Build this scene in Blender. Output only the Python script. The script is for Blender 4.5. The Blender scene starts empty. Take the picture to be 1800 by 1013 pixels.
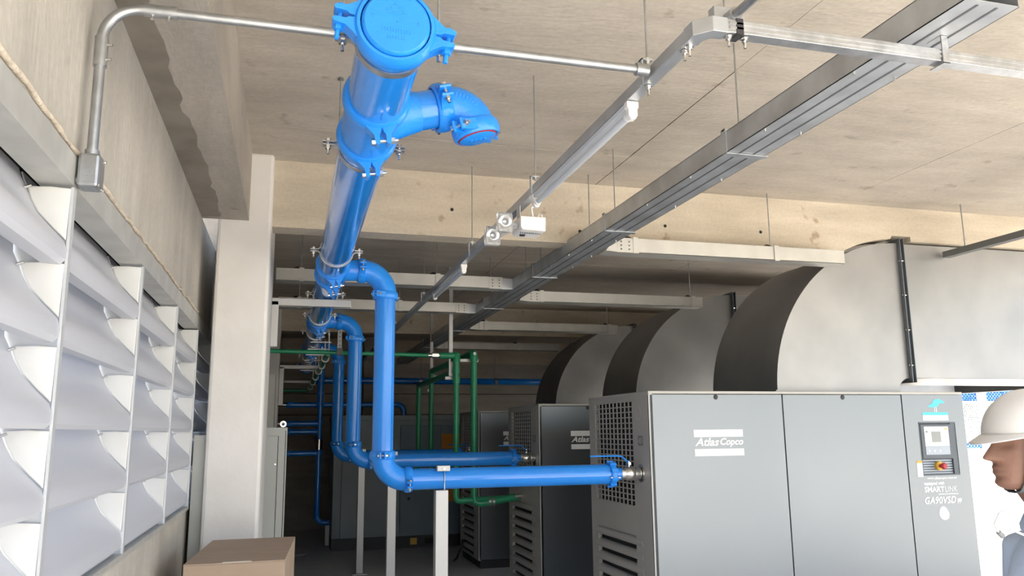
import bpy, bmesh, math, random
from mathutils import Vector, Matrix
random.seed(7)
V = Vector
scene = bpy.context.scene
col = scene.collection

# ------------------------------------------------------------------ camera
cam_d = bpy.data.cameras.new('camera')
cam_d.sensor_width = 36.0; cam_d.sensor_fit = 'HORIZONTAL'; cam_d.lens = 28.0
cam_d.clip_start = 0.05; cam_d.clip_end = 500
cam = bpy.data.objects.new('camera', cam_d); col.objects.link(cam)
R3 = Matrix(((0.96404404, -0.03763224, -0.26306445),
             (-0.26556021, -0.17308835, -0.94842933),
             (-0.00984187, 0.98418709, -0.17685842)))
cam.matrix_world = Matrix.Translation((0, 0, 1.72)) @ R3.to_4x4()
scene.camera = cam

# ------------------------------------------------------------------ light
SUN_ELEV, SUN_ROT = math.radians(62), math.radians(150)   # rotation measured clockwise from +Y
world = bpy.data.worlds.new('sky'); scene.world = world; world.use_nodes = True
wn = world.node_tree.nodes; wl = world.node_tree.links
sky = wn.new('ShaderNodeTexSky'); sky.sky_type = 'NISHITA'; sky.sun_disc = False
sky.sun_elevation = SUN_ELEV; sky.sun_rotation = SUN_ROT
sky.air_density = 1.0; sky.dust_density = 3.0; sky.ozone_density = 1.0
wn['Background'].inputs[1].default_value = 0.30
wl.new(sky.outputs[0], wn['Background'].inputs[0])
sd = bpy.data.lights.new('sun', 'SUN'); sd.energy = 9.0; sd.angle = math.radians(0.6); sd.color = (1.0, 0.94, 0.84)
sun = bpy.data.objects.new('sun', sd); col.objects.link(sun)
sdir = V((math.sin(SUN_ROT) * math.cos(SUN_ELEV), math.cos(SUN_ROT) * math.cos(SUN_ELEV), math.sin(SUN_ELEV)))
sun.rotation_euler = sdir.to_track_quat('Z', 'Y').to_euler(); sun.location = (8, -8, 12)
vs = scene.view_settings
vs.view_transform = 'Standard'; vs.look = 'None'; vs.gamma = 1.0; vs.use_curve_mapping = False
vs.exposure = 0.9

# ------------------------------------------------------------------ materials
MATS = {}
def mat(name, c, rough=0.5, metal=0.0, c2=None, scale=6.0, stretch=(1, 1, 1), detail=4.0, lo=0.35, hi=0.65,
        bump=0.0, bscale=40.0, spec=0.5, coat=0.0, coat_rough=0.1, emit=None, emit_s=0.0, transl=0.0, alpha_glass=0.0, rvar=0.0):
    m = bpy.data.materials.new(name); m.use_nodes = True
    n = m.node_tree.nodes; l = m.node_tree.links
    b = n['Principled BSDF']
    b.inputs['Base Color'].default_value = (*c, 1); b.inputs['Roughness'].default_value = rough
    b.inputs['Metallic'].default_value = metal; b.inputs['Specular IOR Level'].default_value = spec
    b.inputs['Coat Weight'].default_value = coat; b.inputs['Coat Roughness'].default_value = coat_rough
    if alpha_glass: b.inputs['Transmission Weight'].default_value = alpha_glass
    if emit: b.inputs['Emission Color'].default_value = (*emit, 1); b.inputs['Emission Strength'].default_value = emit_s
    if c2 or bump or rvar:
        tc = n.new('ShaderNodeTexCoord'); mp = n.new('ShaderNodeMapping'); mp.inputs['Scale'].default_value = stretch
        l.new(tc.outputs['Object'], mp.inputs['Vector'])
    if c2 or rvar:
        nz = n.new('ShaderNodeTexNoise'); nz.inputs['Scale'].default_value = scale; nz.inputs['Detail'].default_value = detail
        l.new(mp.outputs[0], nz.inputs['Vector'])
    if c2:
        cr = n.new('ShaderNodeValToRGB'); cr.color_ramp.elements[0].position = lo; cr.color_ramp.elements[1].position = hi
        cr.color_ramp.elements[0].color = (*c, 1); cr.color_ramp.elements[1].color = (*c2, 1)
        l.new(nz.outputs['Fac'], cr.inputs[0]); l.new(cr.outputs[0], b.inputs['Base Color'])
    if rvar:
        mr = n.new('ShaderNodeMapRange'); mr.inputs['To Min'].default_value = max(0.02, rough - rvar); mr.inputs['To Max'].default_value = rough + rvar
        l.new(nz.outputs['Fac'], mr.inputs['Value']); l.new(mr.outputs[0], b.inputs['Roughness'])
    if bump:
        n2 = n.new('ShaderNodeTexNoise'); n2.inputs['Scale'].default_value = bscale; n2.inputs['Detail'].default_value = 5
        l.new(mp.outputs[0], n2.inputs['Vector'])
        bp = n.new('ShaderNodeBump'); bp.inputs['Strength'].default_value = bump; bp.inputs['Distance'].default_value = 0.02
        l.new(n2.outputs['Fac'], bp.inputs['Height']); l.new(bp.outputs[0], b.inputs['Normal'])
    if transl:
        tr = n.new('ShaderNodeBsdfTranslucent'); tr.inputs['Color'].default_value = (*c, 1)
        mx = n.new('ShaderNodeMixShader'); mx.inputs[0].default_value = transl
        out = [x for x in n if x.type == 'OUTPUT_MATERIAL'][0]
        l.new(b.outputs[0], mx.inputs[1]); l.new(tr.outputs[0], mx.inputs[2]); l.new(mx.outputs[0], out.inputs[0])
    MATS[name] = m
    return m

def concrete(name, c1, c2, c3, stretch, spots=0.35, sk=0.6):
    """board-marked concrete: broad blotches, streaks along the boards, dark specks, fine bump"""
    m = bpy.data.materials.new(name); m.use_nodes = True
    n = m.node_tree.nodes; l = m.node_tree.links; b = n['Principled BSDF']
    b.inputs['Roughness'].default_value = 0.85; b.inputs['Specular IOR Level'].default_value = 0.2
    tc = n.new('ShaderNodeTexCoord')
    def noise(sc, st, det=4):
        mp = n.new('ShaderNodeMapping'); mp.inputs['Scale'].default_value = st
        l.new(tc.outputs['Object'], mp.inputs['Vector'])
        z = n.new('ShaderNodeTexNoise'); z.inputs['Scale'].default_value = sc; z.inputs['Detail'].default_value = det
        l.new(mp.outputs[0], z.inputs['Vector']); return z.outputs['Fac']
    def ramp(f, a, bb, ca, cb):
        r = n.new('ShaderNodeValToRGB'); r.color_ramp.elements[0].position = a; r.color_ramp.elements[1].position = bb
        r.color_ramp.elements[0].color = (*ca, 1); r.color_ramp.elements[1].color = (*cb, 1)
        l.new(f, r.inputs[0]); return r.outputs[0]
    def mix(mode, fac, a, bb):
        x = n.new('ShaderNodeMix'); x.data_type = 'RGBA'; x.blend_type = mode; x.inputs[0].default_value = fac
        l.new(a, x.inputs[6]); l.new(bb, x.inputs[7]); return x.outputs[2]
    base = ramp(noise(0.9, (1, 1, 1)), 0.35, 0.68, c1, c2)
    strk = ramp(noise(4.0, stretch, 6), 0.3, 0.7, (0.72, 0.71, 0.70), (1.12, 1.11, 1.10))
    o = mix('MULTIPLY', sk, base, strk)
    sp = ramp(noise(7.0, (1, 1, 1), 3), 0.66, 0.74, (1, 1, 1), c3)
    o = mix('MULTIPLY', spots, o, sp)
    fine = ramp(noise(45.0, (1, 1, 1), 3), 0.3, 0.7, (0.9, 0.9, 0.9), (1.06, 1.06, 1.06))
    o = mix('MULTIPLY', 0.7, o, fine)
    l.new(o, b.inputs['Base Color'])
    bp = n.new('ShaderNodeBump'); bp.inputs['Strength'].default_value = 0.35; bp.inputs['Distance'].default_value = 0.01
    l.new(noise(30, stretch, 6), bp.inputs['Height']); l.new(bp.outputs[0], b.inputs['Normal'])
    MATS[name] = m; return m

concrete('slab', (0.50, 0.448, 0.378), (0.585, 0.53, 0.45), (0.55, 0.5, 0.45), (0.5, 1.6, 1), 0.5, sk=0.5)
concrete('beam', (0.53, 0.465, 0.365), (0.63, 0.56, 0.45), (0.5, 0.38, 0.27), (0.4, 1, 2.0), 0.6)
concrete('edge_beam', (0.36, 0.335, 0.30), (0.47, 0.43, 0.375), (0.5, 0.46, 0.42), (2.0, 0.4, 1), 0.5)
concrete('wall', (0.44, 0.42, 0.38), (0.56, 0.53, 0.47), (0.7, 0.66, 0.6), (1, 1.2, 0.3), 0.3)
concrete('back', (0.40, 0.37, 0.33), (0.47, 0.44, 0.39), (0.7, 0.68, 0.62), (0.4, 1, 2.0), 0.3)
mat('damp', (0.20, 0.175, 0.145), 0.8, c2=(0.27, 0.24, 0.20), scale=5)
mat('floor', (0.54, 0.55, 0.55), 0.6, c2=(0.60, 0.60, 0.59), scale=3, bump=0.1, bscale=25)
mat('ground', (0.56, 0.52, 0.45), 0.9, c2=(0.64, 0.60, 0.53), scale=1.2, bump=0.1)
mat('white_paint', (0.74, 0.72, 0.68), 0.65, c2=(0.80, 0.78, 0.75), scale=3, bump=0.25, bscale=9)
mat('blue', (0.010, 0.235, 0.80), 0.16, c2=(0.014, 0.26, 0.85), scale=3, coat=0.6, coat_rough=0.05, bump=0.03, bscale=120)
mat('blue_cast', (0.010, 0.245, 0.82), 0.33, c2=(0.014, 0.27, 0.87), scale=8, bump=0.12, bscale=90, coat=0.2)
mat('green', (0.018, 0.27, 0.125), 0.3, c2=(0.022, 0.30, 0.14), scale=5)
mat('zinc', (0.42, 0.43, 0.44), 0.38, 0.9, c2=(0.55, 0.56, 0.57), scale=25, rvar=0.08)
mat('bolt', (0.72, 0.71, 0.68), 0.25, 1.0)
mat('conduit', (0.36, 0.375, 0.385), 0.36, 0.85, c2=(0.45, 0.465, 0.475), scale=20)
mat('tray', (0.46, 0.48, 0.50), 0.42, 0.75, c2=(0.60, 0.63, 0.66), scale=6, rvar=0.08)
mat('tray_groove', (0.14, 0.15, 0.16), 0.5, 0.5)
mat('tray_pale', (0.54, 0.53, 0.49), 0.45, 0.45, c2=(0.61, 0.60, 0.555), scale=6)
mat('strut', (0.50, 0.50, 0.49), 0.4, 0.4)
mat('duct', (0.29, 0.295, 0.295), 0.42, 0.80, c2=(0.38, 0.38, 0.375), scale=1.6, rvar=0.08, detail=3)
mat('duct_flange', (0.20, 0.22, 0.24), 0.45, 0.7)
mat('comp_grey', (0.46, 0.45, 0.42), 0.42, 0.1, c2=(0.49, 0.48, 0.45), scale=3)
mat('comp_blue', (0.205, 0.225, 0.243), 0.36, 0.92, c2=(0.23, 0.25, 0.265), scale=1.3, lo=0.1, hi=0.9, detail=1)
mat('dark', (0.012, 0.012, 0.012), 0.7)
mat('black', (0.03, 0.03, 0.032), 0.5)
mat('seam', (0.02, 0.022, 0.025), 0.7)
mat('white_print', (0.86, 0.87, 0.87), 0.45)
mat('cyan_print', (0.10, 0.62, 0.80), 0.45)
mat('panel_frame', (0.10, 0.12, 0.14), 0.4)
mat('panel_rows', (0.22, 0.25, 0.28), 0.45)
mat('screen_white', (0.80, 0.84, 0.84), 0.35)
mat('screen_grey', (0.32, 0.34, 0.33), 0.2)
mat('keypad', (0.42, 0.48, 0.54), 0.4)
mat('yellow', (0.70, 0.42, 0.06), 0.45)
mat('red', (0.45, 0.03, 0.04), 0.35)
mat('pad', (0.23, 0.235, 0.23), 0.5)
mat('blade', (0.63, 0.65, 0.70), 0.38, transl=0.18)
mat('bracket_white', (0.82, 0.82, 0.79), 0.5, c2=(0.86, 0.86, 0.84), scale=8, transl=0.15)
mat('post_steel', (0.62, 0.64, 0.65), 0.4, 0.4)
mat('frame_steel', (0.44, 0.44, 0.42), 0.5, 0.3, c2=(0.52, 0.52, 0.49), scale=9)
mat('mortar', (0.50, 0.43, 0.34), 0.9, c2=(0.62, 0.55, 0.45), scale=14, bump=0.8, bscale=30)
mat('cardboard', (0.38, 0.285, 0.205), 0.8, c2=(0.42, 0.315, 0.23), scale=4, stretch=(1, 6, 1))
mat('tape', (0.66, 0.62, 0.55), 0.5)
mat('cabinet', (0.50, 0.51, 0.47), 0.5, c2=(0.53, 0.54, 0.50), scale=2)
mat('dryer', (0.22, 0.26, 0.285), 0.45, c2=(0.25, 0.29, 0.315), scale=2)
mat('dryer_panel', (0.14, 0.195, 0.25), 0.42, c2=(0.165, 0.22, 0.275), scale=2)
mat('orange', (0.62, 0.24, 0.01), 0.5)
mat('pvc_white', (0.82, 0.81, 0.78), 0.4)
mat('lamp_glass', (0.62, 0.66, 0.70), 0.15, spec=0.6)
mat('emergency_white', (0.86, 0.84, 0.80), 0.4)
mat('clear', (0.93, 0.95, 0.96), 0.06, alpha_glass=0.8)
mat('reflector', (0.85, 0.86, 0.86), 0.15, 1.0)
mat('red_rubber', (0.42, 0.02, 0.02), 0.6)
mat('skin', (0.25, 0.13, 0.09), 0.55, c2=(0.28, 0.15, 0.105), scale=18, bump=0.1, bscale=160)
mat('hair', (0.02, 0.015, 0.012), 0.6)
mat('hat', (0.72, 0.71, 0.68), 0.35)
mat('strap', (0.16, 0.18, 0.19), 0.7)
mat('shirt', (0.52, 0.64, 0.84), 0.85, c2=(0.57, 0.69, 0.88), scale=7, bump=0.25, bscale=14)
mat('print_dark', (0.05, 0.06, 0.09), 0.8)
mat('trousers', (0.06, 0.07, 0.10), 0.9)
mat('eye', (0.75, 0.73, 0.70), 0.3)
mat('fence_blue', (0.02, 0.12, 0.55), 0.6)
mat('fence_white', (0.80, 0.80, 0.80), 0.6)
mat('leaf', (0.10, 0.15, 0.05), 0.7, c2=(0.16, 0.21, 0.08), scale=9)
mat('bark', (0.15, 0.10, 0.07), 0.9)
mat('house', (0.45, 0.60, 0.72), 0.8)
mat('dark_steel', (0.16, 0.165, 0.16), 0.5, 0.3)

# ------------------------------------------------------------------ mesh builder
def frame(axis, hint=None):
    a = V(axis).normalized()
    h = V(hint) if hint is not None else (V((0, 0, 1)) if abs(a.z) < 0.9 else V((1, 0, 0)))
    u = (h - a * h.dot(a)).normalized(); w = a.cross(u)
    return a, u, w

class MB:
    def __init__(s): s.v = []; s.f = []
    def add(s, vs, fs):
        o = len(s.v); s.v += [tuple(p) for p in vs]; s.f += [tuple(i + o for i in f) for f in fs]; return s
    def box(s, x0, x1, y0, y1, z0, z1):
        return s.add([(x0, y0, z0), (x1, y0, z0), (x1, y1, z0), (x0, y1, z0), (x0, y0, z1), (x1, y0, z1), (x1, y1, z1), (x0, y1, z1)],
                     [(0, 3, 2, 1), (4, 5, 6, 7), (0, 1, 5, 4), (1, 2, 6, 5), (2, 3, 7, 6), (3, 0, 4, 7)])
    def obox(s, c, ax, ay, az, hx, hy, hz):
        c = V(c); ax = V(ax) * hx; ay = V(ay) * hy; az = V(az) * hz
        vs = [c + sx * ax + sy * ay + sz * az for sz in (-1, 1) for sx, sy in ((-1, -1), (1, -1), (1, 1), (-1, 1))]
        return s.add(vs, [(0, 3, 2, 1), (4, 5, 6, 7), (0, 1, 5, 4), (1, 2, 6, 5), (2, 3, 7, 6), (3, 0, 4, 7)])
    def cyl(s, p0, p1, r, r1=None, n=24, caps=True):
        p0 = V(p0); p1 = V(p1); r1 = r if r1 is None else r1
        a, u, w = frame(p1 - p0)
        vs = []
        for p, rr in ((p0, r), (p1, r1)):
            for i in range(n):
                t = 2 * math.pi * i / n; vs.append(p + u * math.cos(t) * rr + w * math.sin(t) * rr)
        fs = [(i, (i + 1) % n, n + (i + 1) % n, n + i) for i in range(n)]
        if caps: fs += [tuple(range(n - 1, -1, -1)), tuple(range(n, 2 * n))]
        return s.add(vs, fs)
    def tube(s, pts, r, n=24, caps=True):
        pts = [V(p) for p in pts]; m = len(pts)
        tans = [(pts[min(i + 1, m - 1)] - pts[max(i - 1, 0)]).normalized() for i in range(m)]
        a, u, w = frame(tans[0]); vs = []
        for i, p in enumerate(pts):
            t = tans[i]; u = (u - t * u.dot(t)).normalized(); w = t.cross(u)
            rr = r[i] if isinstance(r, (list, tuple)) else r
            for k in range(n):
                th = 2 * math.pi * k / n; vs.append(p + u * math.cos(th) * rr + w * math.sin(th) * rr)
        fs = [(i * n + k, i * n + (k + 1) % n, (i + 1) * n + (k + 1) % n, (i + 1) * n + k) for i in range(m - 1) for k in range(n)]
        if caps: fs += [tuple(range(n - 1, -1, -1)), tuple(range((m - 1) * n, m * n))]
        return s.add(vs, fs)
    def lathe(s, c, axis, prof, n=40, closed=True, hint=None):
        """prof: list of (radius, height along axis); a closed profile makes a ring"""
        c = V(c); a, u, w = frame(axis, hint); m = len(prof); vs = []
        for rr, h in prof:
            for k in range(n):
                t = 2 * math.pi * k / n; vs.append(c + a * h + (u * math.cos(t) + w * math.sin(t)) * rr)
        rng = range(m) if closed else range(m - 1)
        fs = [(i * n + k, i * n + (k + 1) % n, ((i + 1) % m) * n + (k + 1) % n, ((i + 1) % m) * n + k) for i in rng for k in range(n)]
        return s.add(vs, fs)
    def prism(s, poly, o, u, v, w, d0, d1):
        o = V(o); u = V(u); v = V(v); w = V(w); n = len(poly)
        vs = [o + u * a + v * b + w * d0 for a, b in poly] + [o + u * a + v * b + w * d1 for a, b in poly]
        fs = [tuple(range(n - 1, -1, -1)), tuple(range(n, 2 * n))] + [(i, (i + 1) % n, n + (i + 1) % n, n + i) for i in range(n)]
        return s.add(vs, fs)
    def strip(s, prof, o, u, v, w, d0, d1, th):
        """thin bent sheet: open polyline profile with thickness, run along w"""
        m = len(prof); P = [V((a, b, 0)) for a, b in prof]; L = []; Rr = []
        for i in range(m):
            t = (P[min(i + 1, m - 1)] - P[max(i - 1, 0)]).normalized(); nn = V((-t.y, t.x, 0)) * th / 2
            L.append((P[i] + nn).xy); Rr.append((P[i] - nn).xy)
        poly = [tuple(p) for p in L] + [tuple(p) for p in reversed(Rr)]
        o = V(o); u = V(u); v = V(v); w = V(w); n = len(poly)
        vs = [o + u * a + v * b + w * d0 for a, b in poly] + [o + u * a + v * b + w * d1 for a, b in poly]
        fs = [(i, (i + 1) % n, n + (i + 1) % n, n + i) for i in range(n)]
        for i in range(m - 1):
            q = (i, i + 1, n - 2 - i, n - 1 - i); fs.append(q[::-1]); fs.append(tuple(x + n for x in q))
        return s.add(vs, fs)
    def build(s, name, m, parent=None, smooth=None, bevel=0.0, kind=None):
        me = bpy.data.meshes.new(name); me.from_pydata(s.v, [], s.f)
        bm = bmesh.new(); bm.from_mesh(me); bmesh.ops.recalc_face_normals(bm, faces=bm.faces); bm.to_mesh(me); bm.free()
        me.materials.append(MATS[m])
        if smooth:
            me.polygons.foreach_set('use_smooth', [True] * len(me.polygons)); me.set_sharp_from_angle(angle=math.radians(smooth))
        o = bpy.data.objects.new(name, me); col.objects.link(o)
        if bevel:
            md = o.modifiers.new('bevel', 'BEVEL'); md.width = bevel; md.segments = 2; md.limit_method = 'ANGLE'; md.harden_normals = False
        if kind: o['kind'] = kind
        attach(o, parent)
        return o

def attach(o, parent):
    if parent is not None:
        o.parent = parent
        if parent.type == 'EMPTY': o.matrix_parent_inverse = Matrix.Translation(-parent.location)

def thing(name, label, cat, loc=(0, 0, 0), group=None):
    o = bpy.data.objects.new(name, None); o.location = loc; o.empty_display_size = 0.1; col.objects.link(o)
    o['label'] = label; o['category'] = cat
    if group: o['group'] = group
    return o
def tag(o, label, cat, group=None, kind=None):
    o['label'] = label; o['category'] = cat
    if group: o['group'] = group
    if kind: o['kind'] = kind
    return o
def copy_tree(root, delta, label):
    def rec(o, par):
        c = o.copy(); col.objects.link(c)
        if par is None: c.location = o.location + V(delta); c['label'] = label
        else: c.parent = par; c.matrix_parent_inverse = o.matrix_parent_inverse.copy()
        for ch in list(o.children): rec(ch, c)
        return c
    return rec(root, None)
def box(name, m, parent, *b, bevel=0.0): return MB().box(*b).build(name, m, parent, bevel=bevel)
def struct(o, label=None, cat=None):
    o['kind'] = 'structure'
    if label: o['label'] = label
    if cat: o['category'] = cat
    return o

def text(name, s, size, m, parent, loc, shear=0.0, offset=0.0, width=None, ext=0.0012, spacing=1.0, height=None):
    """lettering facing -Y: loc is the lower-left corner of the line"""
    cu = bpy.data.curves.new('txt', 'FONT'); cu.body = s; cu.size = size; cu.shear = shear; cu.offset = offset
    cu.extrude = ext; cu.resolution_u = 3; cu.space_character = spacing
    to = bpy.data.objects.new('txt', cu); col.objects.link(to)
    dg = bpy.context.evaluated_depsgraph_get()
    me = bpy.data.meshes.new_from_object(to.evaluated_get(dg))
    bpy.data.objects.remove(to); bpy.data.curves.remove(cu)
    xs = [v.co.x for v in me.vertices]; ys = [v.co.y for v in me.vertices]
    sx = width / (max(xs) - min(xs)) if width else 1.0
    sy = height / (max(ys) - min(ys)) if height else sx
    x0 = min(xs); y0 = min(ys) if height else 0.0
    for v in me.vertices:
        x, y, z = v.co; v.co = (loc[0] + (x - x0) * sx, loc[1] - z, loc[2] + (y - y0) * sy)
    me.materials.clear(); me.materials.append(MATS[m]); me.name = name
    o = bpy.data.objects.new(name, me); col.objects.link(o); attach(o, parent)
    return o

def arc(c, u, v, r, a0, a1, n=12):
    c = V(c); u = V(u); v = V(v)
    return [c + u * math.cos(a0 + (a1 - a0) * i / n) * r + v * math.sin(a0 + (a1 - a0) * i / n) * r for i in range(n + 1)]
X_, Y_, Z_ = V((1, 0, 0)), V((0, 1, 0)), V((0, 0, 1))

# =================================================================== THE BUILDING
CEIL = 3.48
struct(box('floor', 'floor', None, -0.9, 8.2, -0.8, 15.8, -0.2, 0.0))
struct(MB().box(-60, 90, -70, 90, -0.6, -0.2).build('ground', 'ground'), 'sunlit pale concrete yard around the open hall', 'ground')
apron = MB(); apron.box(8.2, 40, -40, 60, -0.2, -0.02); apron.box(-30, 8.2, -40, -0.8, -0.2, -0.02)
struct(apron.build('floor_apron', 'ground'), 'pale concrete apron beside the open hall', 'ground')

ceiling = struct(box('ceiling', 'seam', None, -0.72, 8.2, -0.8, 15.8, CEIL + 0.012, CEIL + 0.25))
xe = [-0.72, 2.08, 4.10, 6.12, 8.2]
ye = [-0.8, 0.69, 1.99, 3.29, 4.59, 5.21, 6.6, 7.9, 9.2, 10.5, 11.3, 12.6, 13.9, 15.8]
for i in range(len(xe) - 1):
    for j in range(len(ye) - 1):
        dz = random.uniform(0, 0.004)
        MB().box(xe[i] + 0.0025, xe[i + 1] - 0.0025, ye[j] + 0.0008, ye[j + 1] - 0.0008, CEIL - dz, CEIL + 0.013).build('formwork_panel', 'slab', ceiling)

# cross beams (running left to right) and the edge beam above the louvre wall
def notched(y0, y1, zb):
    Rn = 1.225; cx, cz = 4.69, 1.99; zt = CEIL + 0.01
    a0 = math.asin((zb - cz) / Rn); poly = [(-0.155, zt), (-0.155, zb)]
    for k in range(9):
        a = a0 + (math.radians(86) - a0) * k / 8; poly.append((cx - Rn * math.cos(a), cz + Rn * math.sin(a)))
    poly += [(4.62, 3.24), (4.80, 3.24), (4.80, 3.20), (8.2, 3.20), (8.2, zt)]
    return MB().prism(poly, (0, 0, 0), X_, Z_, Y_, y0, y1)
b1 = struct(notched(5.20, 5.38, 3.03).build('concrete_beam', 'beam'), 'sunlit beige concrete cross beam above the nearest compressor', 'beam')
for hx, hz in ((1.02, 3.22), (1.95, 3.12), (2.62, 3.2), (3.42, 3.2), (0.32, 3.17)):
    MB().lathe((hx, 5.199, hz), (0, -1, 0), [(0.001, 0.0), (0.012, 0.0), (0.012, 0.002), (0.001, 0.002)], n=14).build('tie_hole', 'dark', b1)
struct(notched(11.08, 11.26, 3.08).build('concrete_beam', 'beam'), 'shaded concrete cross beam over the third compressor', 'beam')
struct(MB().box(-0.72, 8.2, 15.4, 15.6, 3.03, CEIL + 0.01).build('concrete_beam', 'beam'), 'darkest concrete beam along the top of the rear wall', 'beam')
eb = struct(MB().box(-0.75, -0.292, -0.8, 5.1, 3.035, CEIL + 0.01).build('concrete_beam', 'edge_beam'), 'rough grey edge beam running over the louvre wall', 'beam')
# dark damp band on the soffit, irregular along its inner side
dm = MB(); yy = 0.0; pts = []
while yy < 5.06:
    pts.append((yy, -0.468 + random.uniform(-0.012, 0.012) + (0.02 if yy > 3.4 else 0))); yy += 0.07
for (ya, xa), (yb, xb) in zip(pts[:-1], pts[1:]):
    dm.add([(-0.566, ya, 3.0335), (xa, ya, 3.0335), (xb, yb, 3.0335), (-0.566, yb, 3.0335)], [(0, 1, 2, 3)])
dm.build('damp_band', 'damp', eb)
struct(MB().box(-0.75, -0.292, 6.05, 15.4, 3.035, CEIL + 0.01).build('concrete_beam', 'edge_beam'), 'dark stretch of edge beam beyond the white column', 'beam')

wl_ = struct(MB().box(-0.75, -0.567, -0.8, 6.5, 2.43, 3.035).build('wall_left', 'wall'))
struct(MB().box(-0.75, -0.567, -0.8, 6.5, 0.0, 1.30).build('wall_left_sill', 'wall'))
struct(MB().box(-0.75, -0.567, 6.5, 15.4, 0.0, 3.035).build('wall_left_far', 'back'))
wr_ = MB(); wr_.box(8.05, 8.2, 9.0, 15.4, 0.0, CEIL)  # unseen wall, added to keep daylight out of the far bay
struct(wr_.build('light_block_wall', 'back'))
bw = struct(MB().box(-0.75, 8.2, 15.4, 15.6, 0.0, 3.03).build('wall_back', 'back'))
for z in (2.05, 2.44): MB().box(-0.5, 8.1, 15.385, 15.4, z - 0.006, z + 0.006).build('joint_line', 'dark', bw)
# mortar ridge along the wall foot above the louvre head
mo = MB(); yy = -0.6; P0 = None
rows = []
while yy < 5.2:
    rows.append((yy, 0.004 + random.uniform(0, 0.006), 0.012 + random.uniform(0, 0.012))); yy += 0.06
pts = [(-0.566 + a * 0.4, y, 2.452 + random.uniform(-0.006, 0.006)) for y, a, h in rows]
mo.tube(pts, [a for y, a, h in rows], n=8); mo.build('mortar_ridge', 'mortar', wl_, smooth=60)

colm = MB().box(-0.475, -0.155, 5.1, 6.05, 0.0, CEIL + 0.005)
struct(colm.build('column', 'white_paint', bevel=0.02), 'white painted column carrying the steel pipe bracket', 'column')
struct(MB().box(-0.475, -0.155, 11.0, 11.5, 0.0, CEIL).build('column', 'white_paint', bevel=0.02), 'shaded column far behind the white one', 'column')
struct(MB().box(1.30, 1.62, 15.05, 15.4, 0.0, CEIL).build('column', 'back', bevel=0.01), 'grey column on the rear wall between the blue drop pipes', 'column')

# =================================================================== LOUVRE WALL
post_y = [1.20, 2.20, 3.22, 4.21, 5.15, 6.05, 6.48]
prev = 0.15
labels = ['louvre bay nearest the camera, cut off by the left picture edge',
          'second louvre bay, left of the wall junction box, tallest in view',
          'third louvre bay, between the two widest grey posts',
          'fourth louvre bay from the camera along the left wall',
          'fifth louvre bay, just left of the white column',
          'sixth narrow louvre bay, beside the white column edge',
          'last louvre bay, half hidden behind the white column']
LIPS = [2.151, 1.955, 1.745, 1.541, 1.325]
XF = -0.556
for bi, py in enumerate(post_y):
    t = thing('louvre_panel', labels[bi], 'louvre', (-0.60, (prev + py) / 2, 1.3), 'translucent louvre bays of the left wall')
    box('post', 'post_steel', t, XF - 0.13, XF, py - 0.004, py + 0.004, 1.305, 2.345)
    box('post_flange', 'post_steel', t, XF - 0.004, XF + 0.003, py - 0.014, py + 0.012, 1.305, 2.345)
    for k, z in enumerate(LIPS):
        y0, y1 = prev + 0.014, py - 0.016
        tp = 0.30 if k else 0.235
        prof = [(XF - 0.128, z + tp), (XF - 0.122, z + 0.215), (XF - 0.108, z + 0.185), (XF - 0.096, z + 0.155), (XF - 0.078, z + 0.122), (XF - 0.042, z + 0.083), (XF - 0.010, z + 0.050),
                (XF - 0.003, z + 0.028), (XF - 0.004, z + 0.004), (XF - 0.014, z - 0.007), (XF - 0.055, z - 0.005)]
        MB().strip(prof, (0, 0, 0), X_, Z_, Y_, y0, y1, 0.004).build('blade', 'blade', t, smooth=28)
        br = [(XF - 0.104, z + 0.190), (XF - 0.092, z + 0.157), (XF - 0.074, z + 0.124), (XF - 0.038, z + 0.085), (XF - 0.006, z + 0.054), (XF - 0.004, z + 0.19), (XF - 0.05, z + 0.193)]
        MB().prism(br, (0, 0, 0), X_, Z_, Y_, py - 0.016, py - 0.006).build('end_bracket', 'bracket_white', t, bevel=0.003)
        MB().cyl((XF - 0.10, y1 - 0.03, z + 0.178), (XF - 0.085, y1 - 0.03, z + 0.184), 0.004, n=8).build('rivet', 'bolt', t)
    prev = py
fr = MB()
fr.box(-0.64, -0.557, -0.8, 6.5, 2.352, 2.43)
struct(fr.build('trim_1', 'frame_steel'), 'galvanised steel head strip over the louvres', 'trim')
hb = MB(); hb.box(-0.745, -0.70, -0.8, 6.5, 2.30, 2.44)  # near-black strip, shade of the head gap put in as colour
struct(hb.build('gap_shade_strip', 'dark'), 'dark strip standing in for the shade behind the louvre head', 'trim')
struct(MB().box(-0.74, -0.553, -0.8, 6.5, 1.285, 1.305).build('trim_3', 'frame_steel'), 'sill strip below the louvres', 'trim')

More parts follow.
